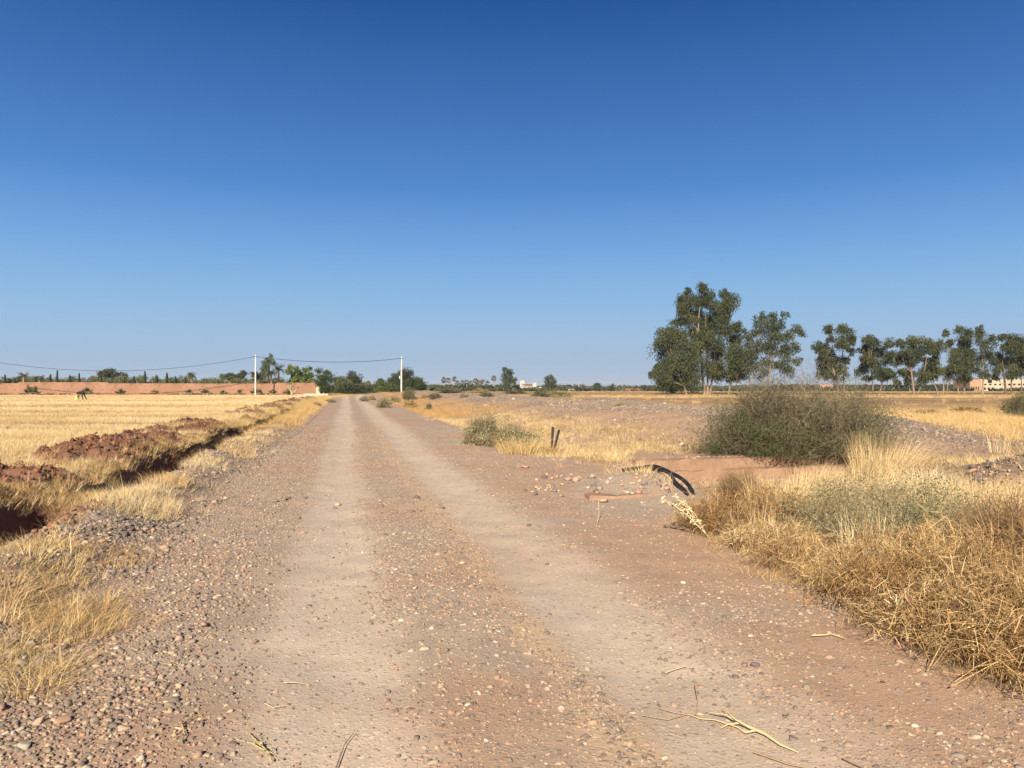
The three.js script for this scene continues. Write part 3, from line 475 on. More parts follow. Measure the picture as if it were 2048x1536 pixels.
// ───────────────────────── trees ─────────────────────────
const Z = (ox, oy, k) => (a) => a.map(([x, y, rx, ry]) => [ox + x / k, oy + y / k, rx / k, ry / k]);   // lobes noted in an enlarged view, back to photo pixels
const eucLeaf = [[0.066, 0.076, 0.03], [0.048, 0.058, 0.024], [0.094, 0.098, 0.04], [0.06, 0.07, 0.036]], darkLeaf = [[0.05, 0.062, 0.026], [0.066, 0.078, 0.033], [0.04, 0.05, 0.022]], oliveLeaf = [[0.155, 0.165, 0.09], [0.12, 0.135, 0.068], [0.19, 0.195, 0.115]], freshLeaf = [[0.115, 0.15, 0.035], [0.085, 0.12, 0.03], [0.15, 0.18, 0.05]];
const barkPale = [0.30, 0.215, 0.15], barkDark = [0.17, 0.12, 0.085];
function lobeTree(name, label, category, px, d, lobes, o = {}, group) {
  const { leafCol = eucLeaf, bark = barkPale, seed = 1, dens = 250, ll = 0.40, lw = 0.085, droop = 0.7, trunks = [[px, 0.22]], deep = 0.9, gap = 0.36 } = o;
  const x0 = atDepth(px, d), z0 = -d, y0 = H(x0, z0), t = thing(name, label, category, [x0, y0, z0], group), r = rng(seed), wood = new GB(), leaf = new GB(), k = d / F;
  const L = lobes.map(([lx, ly, rx, ry]) => ({ c: V(atDepth(lx, d) - x0, heightAt(ly, d) - y0, (r() - 0.5) * 2 * deep * Math.max(...lobes.map((q) => q[2])) * k * 1.6), rx: rx * k, ry: ry * k, rz: (rx + ry) * 0.5 * k }));
  for (const l of L) {
    const n = Math.round(dens * l.rx * l.ry * 3.14 + 14), subs = [], ns = 5 + Math.round(l.rx * l.ry * 4);
    for (let q = 0; q < ns; q++) { const a = V(gauss(r), gauss(r), gauss(r)).normalize().multiplyScalar(Math.pow(r(), 0.45) * 1.08); subs.push([l.c.x + a.x * l.rx, l.c.y + a.y * l.ry + 0.1, l.c.z + a.z * l.rz, (0.2 + r() * 0.2) * (1 + gap), vary(r, leafCol[Math.floor(r() * leafCol.length)], 0.15).map((e) => e / ALB)]); }
    for (let q = 0; q < n; q++) {
      const g1 = clamp(gauss(r), -1.5, 1.5), g2 = clamp(gauss(r), -1.5, 1.5), g3 = clamp(gauss(r), -1.5, 1.5), [cx, cy, cz, cr, cc] = subs[q % ns], tail = r(), x = cx + g1 * cr * l.rx * 0.8, y = cy + (g2 * 0.85 - Math.max(0, droop) * tail * tail * 1.1) * cr * l.ry, z = cz + g3 * cr * l.rz * 0.8;
      const dd = V(gauss(r) * 0.55, -droop + gauss(r) * 0.5, gauss(r) * 0.55).normalize(), s = V(gauss(r), gauss(r) * 0.6, gauss(r)).normalize();
      leaf.leaf(x, Math.max(y, 0.05), z, dd.x, y < 0.5 ? Math.abs(dd.y) : dd.y, dd.z, s.x, s.y, s.z, ll * (0.6 + r() * 0.8), lw * (0.6 + r() * 0.8), vary(r, cc, 0.2));
    }
  }
  const byTrunk = trunks.map(() => []);
  for (const l of L) { let b = 0; trunks.forEach(([tx], q) => { if (Math.abs(atDepth(tx, d) - x0 - l.c.x) < Math.abs(atDepth(trunks[b][0], d) - x0 - l.c.x)) b = q; }); byTrunk[b].push(l); }
  trunks.forEach(([tx, rad], q) => {
    const mine = byTrunk[q], bx = atDepth(tx, d) - x0, bz = (r() - 0.5) * 0.8 * (q ? 1 : 0), top = mine.length ? mine.reduce((a, l) => l.c.y > a.c.y ? l : a) : { c: V(bx, 4, 0) };
    const mx = mine.length ? mine.reduce((a, l) => a + l.c.x, 0) / mine.length : bx, spine = [], N = 7;
    for (let j = 0; j <= N; j++) { const f = j / N; spine.push(V(lerp(lerp(bx, mx, Math.min(1, f * 1.5)), top.c.x, f * f) + Math.sin(f * 5 + q) * 0.12, lerp(-0.15, top.c.y, f), lerp(bz, top.c.z, f))); }
    wood.tube(spine.slice(0, N), spine.slice(0, N).map((_, j) => rad * (1 - 0.13 * j) * (j ? 0.8 : 1)), 0, vary(r, bark, 0.12), 7);
    for (const l of mine) { if (l === top) continue; const f = clamp((l.c.y * 0.62) / Math.max(top.c.y, 0.1), 0.12, 0.85), b0 = spine[Math.round(f * N)].clone(), m = b0.clone().lerp(l.c, 0.55); m.y -= 0.15; wood.tube([b0, m, l.c], rad * 0.2, rad * 0.05, vary(r, bark, 0.15), 5); }
  });
  part('trunk', wood.geo(), woodMat, t); part('crown', leaf.geo(), plantMat, t);
  return t;
}
const zA = Z(1280, 540, 5.486), zB = Z(1600, 620, 4.571), zC = Z(960, 720, 6.02), zD = Z(480, 690, 12.8), zE = Z(560, 730, 14.63), zF = Z(400, 680, 4.452);
const EG = 'eucalyptus trees at the field';
lobeTree('eucalyptus_tree', 'drooping eucalyptus with foliage hanging near the ground at the outer side of the clump', 'tree', 1378, 150, zA([[200, 780, 50, 70], [180, 1060, 60, 60], [220, 1160, 85, 110], [150, 1130, 40, 40], [350, 680, 120, 90], [300, 820, 120, 120], [430, 760, 90, 110], [430, 1000, 130, 130], [400, 1160, 100, 130], [540, 1140, 100, 150], [470, 1220, 110, 70], [290, 1210, 60, 60], [560, 900, 100, 130], [300, 1010, 70, 90]]), { seed: 601, trunks: [[1374, 0.3], [1383, 0.3]], droop: 1.2 }, EG);
lobeTree('eucalyptus_tree', 'tallest eucalyptus with high double crown, centre of the big clump', 'tree', 1410, 152, zA([[545, 225, 45, 40], [660, 200, 65, 50], [740, 280, 85, 75], [560, 290, 90, 65], [470, 350, 65, 70], [650, 350, 110, 75], [470, 450, 75, 70], [600, 440, 75, 80], [780, 400, 55, 65], [420, 560, 70, 45], [520, 560, 90, 65], [720, 520, 120, 90], [850, 480, 90, 80], [960, 270, 65, 60], [970, 350, 95, 75], [950, 440, 85, 65], [930, 540, 75, 65], [640, 660, 85, 80], [770, 650, 120, 100], [880, 640, 80, 75], [780, 800, 100, 85], [690, 780, 85, 75], [860, 900, 100, 110], [630, 800, 65, 100], [820, 1080, 100, 100], [690, 1080, 60, 90]]), { seed: 602, trunks: [[1409, 0.36], [1414, 0.26], [1418, 0.24]] }, EG);
lobeTree('eucalyptus_tree', 'low leaning eucalyptus between the tallest tree and its airy neighbour', 'tree', 1457, 151, zA([[1030, 640, 55, 55], [1100, 600, 40, 50], [1050, 760, 85, 85], [980, 900, 90, 110], [1000, 1040, 100, 95], [920, 1150, 70, 75], [1030, 1160, 75, 65], [1090, 1100, 90, 90], [1150, 1180, 60, 50]]), { seed: 603, trunks: [[1457, 0.2]] }, EG);
lobeTree('eucalyptus_tree', 'airy spreading eucalyptus rising behind the large shrub', 'tree', 1528, 148, zA([[1180, 660, 35, 35], [1310, 540, 60, 55], [1380, 490, 35, 38], [1500, 520, 75, 45], [1560, 500, 38, 38], [1430, 590, 100, 80], [1320, 650, 70, 60], [1200, 740, 80, 50], [1550, 610, 65, 70], [1720, 660, 70, 55], [1770, 710, 45, 35], [1590, 720, 70, 70], [1400, 720, 80, 80], [1480, 760, 80, 60], [1200, 860, 100, 80], [1320, 830, 70, 70], [1640, 830, 80, 60], [1700, 870, 38, 30], [1450, 880, 90, 70], [1580, 930, 90, 80], [1150, 960, 80, 80], [1260, 950, 75, 90], [1680, 1010, 55, 45], [1440, 1020, 80, 70], [1560, 1060, 90, 70], [1200, 1080, 100, 65], [1620, 1120, 55, 55], [1330, 1130, 60, 60]]), { seed: 604, trunks: [[1528, 0.26], [1500, 0.16]], dens: 150 }, EG);
lobeTree('eucalyptus_tree', 'eucalyptus with two high puffs and bare upper stems, standing apart beyond the large shrub', 'tree', 1681, 150, zB([[300, 160, 48, 48], [420, 165, 58, 38], [390, 230, 70, 50], [265, 275, 38, 32], [210, 330, 64, 50], [480, 270, 46, 40], [190, 400, 44, 36], [280, 380, 62, 52], [350, 330, 60, 50], [180, 440, 40, 30], [250, 470, 62, 48], [360, 440, 72, 54], [430, 460, 36, 36], [300, 530, 80, 46], [400, 530, 54, 40], [230, 590, 50, 36], [300, 600, 52, 46], [370, 590, 44, 36]]), { seed: 605, trunks: [[1679, 0.24], [1688, 0.2]] }, EG);
lobeTree('eucalyptus_tree', 'compact oval eucalyptus with forked stems beside the two-puffed one', 'tree', 1751, 150, zB([[580, 280, 48, 38], [660, 290, 56, 42], [770, 310, 46, 42], [510, 370, 46, 32], [600, 360, 56, 56], [700, 370, 64, 56], [780, 380, 38, 46], [580, 440, 46, 56], [660, 460, 74, 64], [750, 450, 56, 56], [600, 540, 54, 46], [690, 560, 80, 54], [790, 560, 46, 46], [820, 610, 36, 36], [640, 620, 46, 30], [730, 630, 46, 36]]), { seed: 606, trunks: [[1746, 0.22], [1758, 0.18]] }, EG);
lobeTree('eucalyptus_tree', 'eucalyptus with a thick leaning pale trunk and broad flat crown', 'tree', 1830, 148, zB([[910, 300, 48, 42], [990, 290, 56, 40], [1060, 290, 48, 38], [1120, 310, 56, 42], [1220, 330, 56, 50], [870, 420, 46, 50], [940, 400, 64, 54], [1040, 380, 64, 54], [1140, 370, 54, 46], [1240, 390, 36, 36], [900, 480, 36, 32], [980, 470, 60, 44], [1070, 470, 60, 44], [920, 560, 46, 42], [1060, 570, 54, 54], [1120, 600, 54, 60], [1090, 640, 44, 36]]), { seed: 607, trunks: [[1828, 0.28], [1836, 0.16]] }, EG);
lobeTree('eucalyptus_tree', 'low rounded eucalyptus with several stems between flat and tall crowns', 'tree', 1886, 149, zB([[1180, 480, 56, 46], [1240, 460, 64, 46], [1170, 540, 64, 42], [1250, 540, 74, 50], [1350, 520, 56, 50], [1230, 610, 46, 36], [1340, 590, 54, 46], [1370, 430, 46, 46]]), { seed: 608, trunks: [[1886, 0.22], [1876, 0.16], [1890, 0.14]] }, EG);
lobeTree('eucalyptus_tree', 'tall narrow eucalyptus with a bare dead limb at its side', 'tree', 1928, 150, zB([[1490, 160, 35, 35], [1380, 200, 38, 33], [1470, 220, 56, 46], [1390, 290, 36, 46], [1500, 300, 64, 56], [1580, 290, 54, 50], [1470, 380, 56, 46], [1560, 390, 56, 56], [1430, 430, 54, 46], [1510, 460, 64, 46], [1420, 520, 54, 46], [1500, 540, 64, 54], [1580, 520, 46, 46], [1470, 620, 54, 46], [1550, 620, 54, 46]]), { seed: 609, trunks: [[1928, 0.22], [1916, 0.15]] }, EG);
lobeTree('eucalyptus_tree', 'slender eucalyptus column before the cream building', 'tree', 1965, 151, zB([[1675, 165, 42, 38], [1690, 220, 42, 42], [1640, 270, 36, 42], [1700, 290, 46, 46], [1670, 370, 54, 54], [1720, 400, 54, 46], [1650, 470, 46, 46], [1730, 470, 46, 36], [1680, 550, 54, 46], [1710, 600, 46, 36]]), { seed: 610, trunks: [[1965, 0.24]], dens: 150 }, EG);
lobeTree('eucalyptus_tree', 'dark trunked eucalyptus with forked base before the cream building', 'tree', 2012, 150, zB([[1790, 270, 36, 42], [1830, 330, 46, 46], [1900, 240, 54, 36], [1970, 270, 54, 46], [2040, 290, 46, 46], [1880, 330, 54, 54], [1960, 370, 74, 64], [2040, 380, 54, 64], [1850, 430, 54, 54], [1930, 470, 74, 54], [2020, 470, 64, 54], [1830, 540, 46, 46], [1920, 570, 74, 54], [1850, 610, 36, 28], [2030, 570, 46, 54], [2110, 350, 70, 80], [2100, 480, 60, 80]]), { seed: 611, bark: barkDark, trunks: [[2012, 0.3], [2020, 0.2], [2044, 0.16]] }, EG);
lobeTree('eucalyptus_tree', 'lone far eucalyptus with ragged top beside the concrete building', 'tree', 1015, 330, zC([[290, 112, 45, 22], [350, 118, 40, 22], [300, 180, 48, 38], [360, 150, 38, 36], [330, 230, 66, 46], [375, 250, 38, 46], [320, 300, 56, 38], [430, 230, 22, 18], [415, 270, 20, 20]]), { seed: 612, dens: 60, ll: 0.6, lw: 0.16 });
lobeTree('shade_tree', 'lone oval dark tree between concrete building and the field edge shrubs', 'tree', 1100, 330, zC([[840, 210, 48, 33], [880, 240, 38, 42], [820, 260, 38, 42], [870, 300, 48, 38], [810, 320, 48, 25]]), { seed: 613, dens: 60, ll: 0.6, lw: 0.16, gap: 0.36 });
lobeTree('round_tree', 'low round dark tree at the foot of the lone far eucalyptus', 'tree', 1032, 340, zC([[430, 335, 42, 32], [400, 350, 30, 26]]), { seed: 614, leafCol: darkLeaf, dens: 60, ll: 0.6, lw: 0.18, gap: 0.3 });
// round the walled garden
lobeTree('pepper_tree', 'tall wispy green tree beside the white cable post behind the wall', 'tree', 536, 168, zD([[770, 270, 46, 46], [720, 350, 84, 54], [640, 430, 84, 64], [760, 430, 100, 64], [860, 420, 54, 74], [640, 540, 74, 74], [740, 550, 94, 74], [600, 620, 56, 56], [700, 690, 120, 90]]), { seed: 615, leafCol: [[0.105, 0.13, 0.06], [0.085, 0.105, 0.048]], droop: 1, ll: 0.3, lw: 0.07 });
lobeTree('dark_tree', 'dark rounded tree behind the wall right at the white cable post', 'tree', 515, 172, zD([[400, 750, 100, 64], [540, 760, 90, 74], [470, 820, 110, 70]]), { seed: 616, leafCol: darkLeaf, gap: 0.34 });
lobeTree('broadleaf_tree', 'bright green broadleaf tree with upright shoots above the wall end', 'tree', 605, 168, zD([[1240, 550, 40, 30], [1300, 600, 50, 40], [1460, 650, 80, 60], [1640, 640, 60, 50], [1740, 590, 60, 26], [1300, 720, 84, 64], [1420, 760, 100, 74], [1600, 760, 110, 74], [1740, 800, 100, 84], [1560, 880, 140, 70], [1800, 880, 100, 80], [1340, 860, 100, 80]]), { seed: 617, leafCol: freshLeaf, droop: 0.2, ll: 0.42, lw: 0.16 });
lobeTree('feathery_tree', 'dense dark green feathery bush tree at the white wall end', 'tree', 646, 154, zE([[1180, 230, 130, 80], [1380, 270, 160, 80], [1250, 380, 260, 130], [1480, 420, 180, 150], [1300, 540, 250, 120], [1350, 680, 200, 110], [1250, 740, 120, 80], [1450, 740, 110, 80]]), { seed: 618, leafCol: [[0.05, 0.075, 0.022], [0.065, 0.09, 0.028], [0.042, 0.062, 0.02]], droop: -0.9, ll: 0.5, lw: 0.05, gap: 0.3, dens: 130 });
const hedge = [[[1280, 370, 66, 40], [1300, 400, 70, 40]], [[1370, 330, 56, 46], [1390, 380, 66, 46]], [[1350, 430, 110, 40], [1270, 440, 60, 24]], [[1450, 420, 80, 40], [1420, 450, 60, 30]], [[1520, 440, 56, 30]], [[1590, 380, 34, 34], [1580, 420, 50, 30]], [[1490, 385, 24, 26]]];
['olive green tree where the road turns behind the feathery bush', 'tall dusky tree at the road turn behind low greenery', 'low dense greenery edging the road turn by the dark roof', 'dark bushy tree beside the road turn, next to low greenery', 'small dark bush at the far road turn', 'small tree far beyond the road turn', 'small upright tree top beyond the road turn'].forEach((l, k) => { const q = zF(hedge[k]); lobeTree('roadside_tree', l, 'tree', q[0][0], [205, 215, 185, 195, 190, 260, 250][k], q, { seed: 620 + k, leafCol: k % 3 ? darkLeaf : [[0.10, 0.115, 0.05], [0.13, 0.14, 0.065]], ll: 0.45, lw: 0.13, gap: 0.34 }, 'trees at the road turn'); });
lobeTree('acacia_tree', 'wide dark acacia behind the right cable post, with raised crown', 'tree', 808, 182, zF([[1830, 290, 56, 40], [1780, 330, 66, 40], [1720, 370, 76, 46], [1790, 400, 90, 40]]), { seed: 631, leafCol: darkLeaf, bark: barkDark, gap: 0.34 });
lobeTree('acacia_tree', 'low spreading dark acacia beside the raised acacia by the right cable post', 'tree', 828, 176, zF([[1880, 370, 76, 46], [1940, 380, 66, 46], [1960, 415, 50, 30], [1890, 420, 70, 30]]), { seed: 632, leafCol: darkLeaf, bark: barkDark, gap: 0.34 });
lobeTree('acacia_tree', 'lighter green low acacia leaning out over the road turn', 'tree', 770, 178, zF([[1650, 400, 64, 40], [1630, 440, 60, 30], [1700, 430, 60, 30]]), { seed: 633, leafCol: [[0.085, 0.11, 0.035], [0.07, 0.09, 0.03]], bark: barkDark, gap: 0.34 });
{ // dome-shaped tree and olives behind the wall
  const z1 = Z(0, 680, 4.876);
  lobeTree('dome_tree', 'large dark dome shaped tree rising above the olives behind the wall', 'tree', 231, 215, z1([[1110, 320, 60, 36], [1060, 350, 60, 36], [1180, 350, 60, 40], [1250, 370, 50, 30], [1120, 370, 110, 40]]), { seed: 640, leafCol: darkLeaf, gap: 0.32, ll: 0.4, lw: 0.13 });
  lobeTree('dark_tree', 'distant dark tree above the wall, beside another dark crown', 'tree', 455, 230, zF([[250, 315, 40, 20], [200, 325, 36, 16], [290, 325, 30, 18]]), { seed: 641, leafCol: darkLeaf, gap: 0.34, ll: 0.45, lw: 0.15 });
  lobeTree('dark_tree', 'distant dark pointed tree above the wall near the white post', 'tree', 486, 230, zF([[385, 305, 34, 24], [370, 320, 40, 20]]), { seed: 642, leafCol: darkLeaf, gap: 0.34, ll: 0.45, lw: 0.15 });
  const r = rng(643);
  for (let k = 0; k < 34; k++) {
    const px = -30 + k * 17.6 + (r() - 0.5) * 8, top = 753 + r() * 5 - (px > 160 && px < 300 ? 2.5 : 0), lobes = [];
    for (let q = 0; q < 5; q++) lobes.push([px + (r() - 0.5) * 20, top + 4 + r() * 8, 6 + r() * 4, 4 + r() * 2.5]);
    lobeTree('olive_tree', 'grey green olive tree in the row behind the adobe wall', 'tree', px, 176 + r() * 10, lobes, { seed: 650 + k, leafCol: oliveLeaf, droop: 0, ll: 0.32, lw: 0.09, gap: 0.3, dens: 90, trunks: [[px, 0.14]] }, 'olive trees behind the wall');
  }
}
{ // cypresses behind the wall
  const spots = [[10, 750], [29, 757], [70, 755], [101, 749], [114, 741], [139, 751], [159, 747], [202, 750], [248, 755], [268, 753], [291, 743], [313, 751], [333, 746], [351, 753], [370, 755], [-14, 752]];
  spots.forEach(([px, top], k) => {
    const d = 166, x = atDepth(px, d), y = H(x, -d), h = heightAt(top, d) - y, t = thing('cypress_tree', 'slim dark columnar cypress in the row behind the adobe wall', 'tree', [x, y, -d], 'cypresses behind the wall'), r = rng(700 + k), w = new GB(), b = new GB(), rad = 0.34 + r() * 0.18, lean = (r() - 0.5) * 0.06;
    w.tube([V(0, -0.1, 0), V(lean * h * 0.5, h * 0.5, 0), V(lean * h, h * 0.95, 0)], 0.09, 0.02, barkDark, 5);
    for (let q = 0; q < 620; q++) { const f = Math.pow(r(), 0.8), yy = 0.2 + f * (h - 0.35), ra = rad * Math.sqrt(Math.max(0.03, 1 - f)) * (0.35 + 0.7 * Math.min(1, f * 5)) * Math.sqrt(r()), th = r() * 6.283; b.leaf(Math.cos(th) * ra + lean * yy, yy, Math.sin(th) * ra, Math.cos(th) * 0.3, 0.9, Math.sin(th) * 0.3, -Math.sin(th), 0, Math.cos(th), 0.34, 0.06, vary(r, [0.058, 0.068, 0.034], 0.25)); }
    part('trunk', w.geo(), woodMat, t); part('crown', b.geo(), plantMat, t);
  });
}
function palmGeo(seed, { fronds, len, width, up, droopy, col, skirt = 0 }) {   // feather fronds as a folded rib with leaflets
  const r = rng(seed), b = new GB();
  for (let k = 0; k < fronds; k++) {
    const th = r() * 6.283, e0 = lerp(up[0], up[1], r()), L = len * (0.8 + r() * 0.35), pts = []; let p = V(0, 0, 0), e = e0;
    for (let q = 0; q <= 6; q++) { pts.push(p.clone()); p = p.clone().add(V(Math.cos(th) * Math.cos(e), Math.sin(e), Math.sin(th) * Math.cos(e)).multiplyScalar(L / 6)); e -= droopy / 6 * (0.6 + r() * 0.8); }
    const side = V(-Math.sin(th), 0, Math.cos(th)), c = vary(r, k < skirt ? [0.22, 0.16, 0.09] : col, 0.2); b.ribbon(pts, 0.05, c, side, 0.3);
    for (let q = 1; q <= 6; q++) for (const sg of [-1, 1]) for (let m = 0; m < 2; m++) { const o = pts[q].clone().lerp(pts[q - 1], m * 0.5), dir = side.clone().multiplyScalar(sg).add(V(Math.cos(th) * 0.8, -0.25 + r() * 0.3, Math.sin(th) * 0.8)).normalize(); b.leaf(o.x, o.y, o.z, dir.x, dir.y, dir.z, 0, 0.6, 0.2, width * (1.1 - Math.abs(q / 6 - 0.4)), width * 0.09, c); }
  }
  return b.geo();
}
function fanGeo(seed, { leaves, stem, fan, up, col, dead = 0 }) {                 // fan palm: stalks ending in pleated fans
  const r = rng(seed), b = new GB();
  for (let k = 0; k < leaves; k++) {
    const th = r() * 6.283, e = lerp(up[0], up[1], r()), dir = V(Math.cos(th) * Math.cos(e), Math.sin(e), Math.sin(th) * Math.cos(e)), p = dir.clone().multiplyScalar(stem * (0.6 + r() * 0.5)), side = V(-Math.sin(th), 0, Math.cos(th)), nrm = dir.clone().cross(side), c = vary(r, k < dead ? [0.27, 0.2, 0.11] : col, 0.25);
    b.ribbon([V(0, 0, 0), p], 0.03, c, side, 0.8);
    for (let q = -4; q <= 4; q++) { const a = q * 0.33, d2 = dir.clone().multiplyScalar(Math.cos(a)).addScaledVector(side, Math.sin(a)); d2.y -= 0.12; b.leaf(p.x, p.y, p.z, d2.x, d2.y, d2.z, side.x * Math.cos(a) * 0.5 + nrm.x * 0.4, side.y + nrm.y * 0.4, side.z * Math.cos(a) * 0.5 + nrm.z * 0.4, fan * (0.75 + r() * 0.35), fan * 0.13, c); }
  }
  return b.geo();
}
// date palms
[[557, 739, 170, 1.75, 'date palm with arching fronds above the wall, the taller of two'], [542, 747, 168, 1.4, 'shorter date palm with arching fronds behind the wall'], [47, 753, 168, 1.3, 'palm crown with spread fronds above the wall by a cypress'], [79, 757, 168, 1.0, 'small palm crown showing over the olives'], [383, 752, 168, 1.2, 'palm crown with few upright fronds above the wall step'], [459, 757, 168, 1.0, 'small feathery palm just above the wall top']].forEach(([px, py, d, L, label], k) => {
  const x = atDepth(px, d), y = H(x, -d), h = heightAt(py, d) - y, t = thing('date_palm', label, 'palm', [x, y, -d], 'palms behind the wall'), w = new GB(); w.tube([V(0, -0.1, 0), V(0.05, h * 0.5, 0), V(0, h, 0)], 0.22, 0.2, [0.24, 0.16, 0.10], 8);
  part('trunk', w.geo(), woodMat, t); const c = part('crown', palmGeo(720 + k, { fronds: 34, len: L * 1.1, width: 0.5, up: [-0.3, 1.4], droopy: 1.3, col: [0.135, 0.14, 0.07], skirt: 4 }), plantMat, t); c.position.y = h;
});
// dwarf fan palms along the wall
[[65, 12.5, 0], [172, 11, 1], [242, 10, 2], [310, 8, 3], [378, 9, 4], [411, 9, 5], [446, 7.5, 6], [479, 8.5, 7], [513, 11, 8], [546, 9, 9], [574, 9, 10]].forEach(([px, rad, k]) => {
  const d = 154.5, x = atDepth(px, d), y = H(x, -d), s = rad * 1.35 / F * d, t = thing('dwarf_palm', ['large dark dwarf fan palm under the pole shadow on the wall', 'dense bushy dwarf fan palm behind the stooping person'][k] ?? 'small dwarf fan palm at the foot of the adobe wall', 'palm', [x, y, -d], 'dwarf palms along the wall'), w = new GB();
  w.tube([V(0, -0.08, 0), V(0, s * 0.14, 0)], 0.12, 0.1, [0.2, 0.14, 0.09], 7); part('trunk', w.geo(), woodMat, t);
  const c = part('crown', fanGeo(740 + k, { leaves: k < 2 ? 26 : 15, stem: s * 0.55, fan: s * 0.62, up: [0.05, 1.35], col: k === 1 ? [0.10, 0.14, 0.04] : [0.075, 0.10, 0.035], dead: k === 3 ? 5 : 2 }), plantMat, t); c.position.y = s * 0.14;
});
// far fan palms
[[888, 760], [897, 761], [909, 758], [924, 765], [933, 765], [951, 762], [958, 765], [966, 763], [988, 757], [975, 767], [915, 766], [942, 767]].forEach(([px, py], k) => {
  const d = 340 + (k % 4) * 14, x = atDepth(px, d), y = H(x, -d), h = heightAt(py, d) - y, t = thing('fan_palm', 'tall far fan palm with round head in the palm grove', 'palm', [x, y, -d], 'far palm grove'), w = new GB(); w.tube([V(0, -0.1, 0), V(0.1, h * 0.5, 0), V(0, h, 0)], 0.26, 0.2, [0.25, 0.19, 0.13], 6);
  part('trunk', w.geo(), woodMat, t); const c = part('crown', fanGeo(760 + k, { leaves: 34, stem: 0.8, fan: 0.95, up: [-1.2, 1.4], col: [0.085, 0.10, 0.045], dead: 9 }), plantMat, t); c.position.y = h;
});
{ // leafless-limbed shrub before the wall
  const d = 152, x = atDepth(583, d), y = H(x, -d), t = thing('frangipani_shrub', 'open shrub with bare pale limbs and leaf tufts before the wall', 'shrub', [x, y, -d]), w = new GB(), b = new GB(), r = rng(781);
  for (let k = 0; k < 11; k++) { const th = r() * 6.283, o = 0.3 + r() * 1.1, p = V(Math.cos(th) * o, 1.2 + r() * 1.3, Math.sin(th) * o * 0.7), m = V(p.x * 0.35, p.y * 0.5, p.z * 0.35); w.tube([V(0, -0.1, 0), m, p], 0.07, 0.04, [0.40, 0.32, 0.22], 6); for (let q = 0; q < 26; q++) { const a = V(gauss(r), gauss(r) + 0.5, gauss(r)).normalize(); b.leaf(p.x, p.y, p.z, a.x, a.y, a.z, gauss(r) * 0.5, gauss(r) * 0.5, gauss(r) * 0.5, 0.36, 0.06, vary(r, [0.19, 0.18, 0.09], 0.2)); } }
  part('limbs', w.geo(), woodMat, t); part('foliage', b.geo(), plantMat, t);
}
{ // far scrub: hedges and groves that read as one mass
  const r = rng(790), items = [], blob = new GB(), rr = rng(791);
  for (let k = 0; k < 46; k++) { const a = V(gauss(rr), Math.abs(gauss(rr)), gauss(rr)).normalize().multiplyScalar(0.5 + 0.5 * rr()); blob.leaf(a.x, a.y, a.z, gauss(rr) * 0.6, gauss(rr) * 0.6, gauss(rr) * 0.6, gauss(rr) * 0.6, gauss(rr) * 0.6, gauss(rr) * 0.6, 0.5, 0.25, vary(rr, [1, 1, 1], 0.3)); }
  const add = (px, d, w, h, c) => { const x = atDepth(px, d), z = -d; items.push([x, H(x, z) - 0.1, z, w, h, w, 0, r() * 6.28, 0, vary(r, c, 0.25)]); };
  for (let k = 0; k < 420; k++) add(1290 + r() * 860, 255 + r() * 60, 1.6 + r() * 1.2, 0.7 + r() * 0.9, [0.10, 0.105, 0.05]);
  for (let k = 0; k < 330; k++) add(1550 + r() * 560, 360 + r() * 80, 2.4 + r() * 2, 1.6 + r() * 1.6, [0.075, 0.085, 0.042]);
  for (let k = 0; k < 300; k++) add(840 + r() * 480, 300 + r() * 220, 2 + r() * 2, 0.9 + r() * 1.2, [0.105, 0.11, 0.055]);
  for (let k = 0; k < 150; k++) add(855 + r() * 150, 330 + r() * 50, 1.8 + r() * 1.6, 1.6 + r() * 1.8, [0.07, 0.085, 0.04]);
  for (let k = 0; k < 120; k++) add(640 + r() * 220, 215 + r() * 60, 2 + r() * 2, 1.2 + r() * 1.5, [0.085, 0.095, 0.045]);
  for (let k = 0; k < 260; k++) add(-80 + r() * 720, 182 + r() * 40, 1.8 + r() * 1.5, 2.7 + r() * 1.3, [0.14, 0.15, 0.075]);
  for (let k = 0; k < 500; k++) add(-200 + r() * 2500, 650 + r() * 500, 6 + r() * 6, 2.2 + r() * 3, [0.11, 0.12, 0.075]);
  for (let k = 0; k < 90; k++) add(-60 + r() * 690, 155.5 + r() * 2.5, 0.35 + r() * 0.5, 0.2 + r() * 0.45, [0.33, 0.24, 0.12]);
  stuff('far_scrub', 'far low green scrub and hedges along the horizon', [blob.geo()], plantMat, items);
}
[[1194, 330, 8, 14], [1226, 300, 7, 12], [1157, 320, 6, 7], [1274, 340, 7, 9], [1287, 360, 9, 10], [1799, 260, 9, 22], [1820, 255, 10, 28], [1733, 250, 8, 13], [1655, 270, 6, 8], [1308, 360, 8, 10], [1867, 270, 8, 14]].forEach(([px, d, w, h], k) => {
  const r = rng(800 + k), by = HOR + F * 1.25 / d, lobes = []; for (let q = 0; q < 4; q++) lobes.push([px + (r() - 0.5) * w, by - h * (0.45 + 0.4 * r()), w * 0.6, h * 0.3]);
  lobeTree('distant_tree', ['dark round far tree beside the far cable post', 'far tree in front of the far cable post', 'small far tree near the cream shed', 'far tree behind the brick wall end', 'far tree past the brick wall', 'far tree seen under the flat-crowned eucalyptus', 'taller far tree seen beside the leaning eucalyptus trunk', 'far tree between oval and two-puffed eucalyptus', 'far tree behind the pink house', 'far tree before the long white shed', 'far tree seen through the low rounded eucalyptus'][k], 'tree', px, d, lobes, { seed: 810 + k, leafCol: darkLeaf, dens: 40, ll: 0.6, lw: 0.2, gap: 0.3 }, 'distant trees');
});

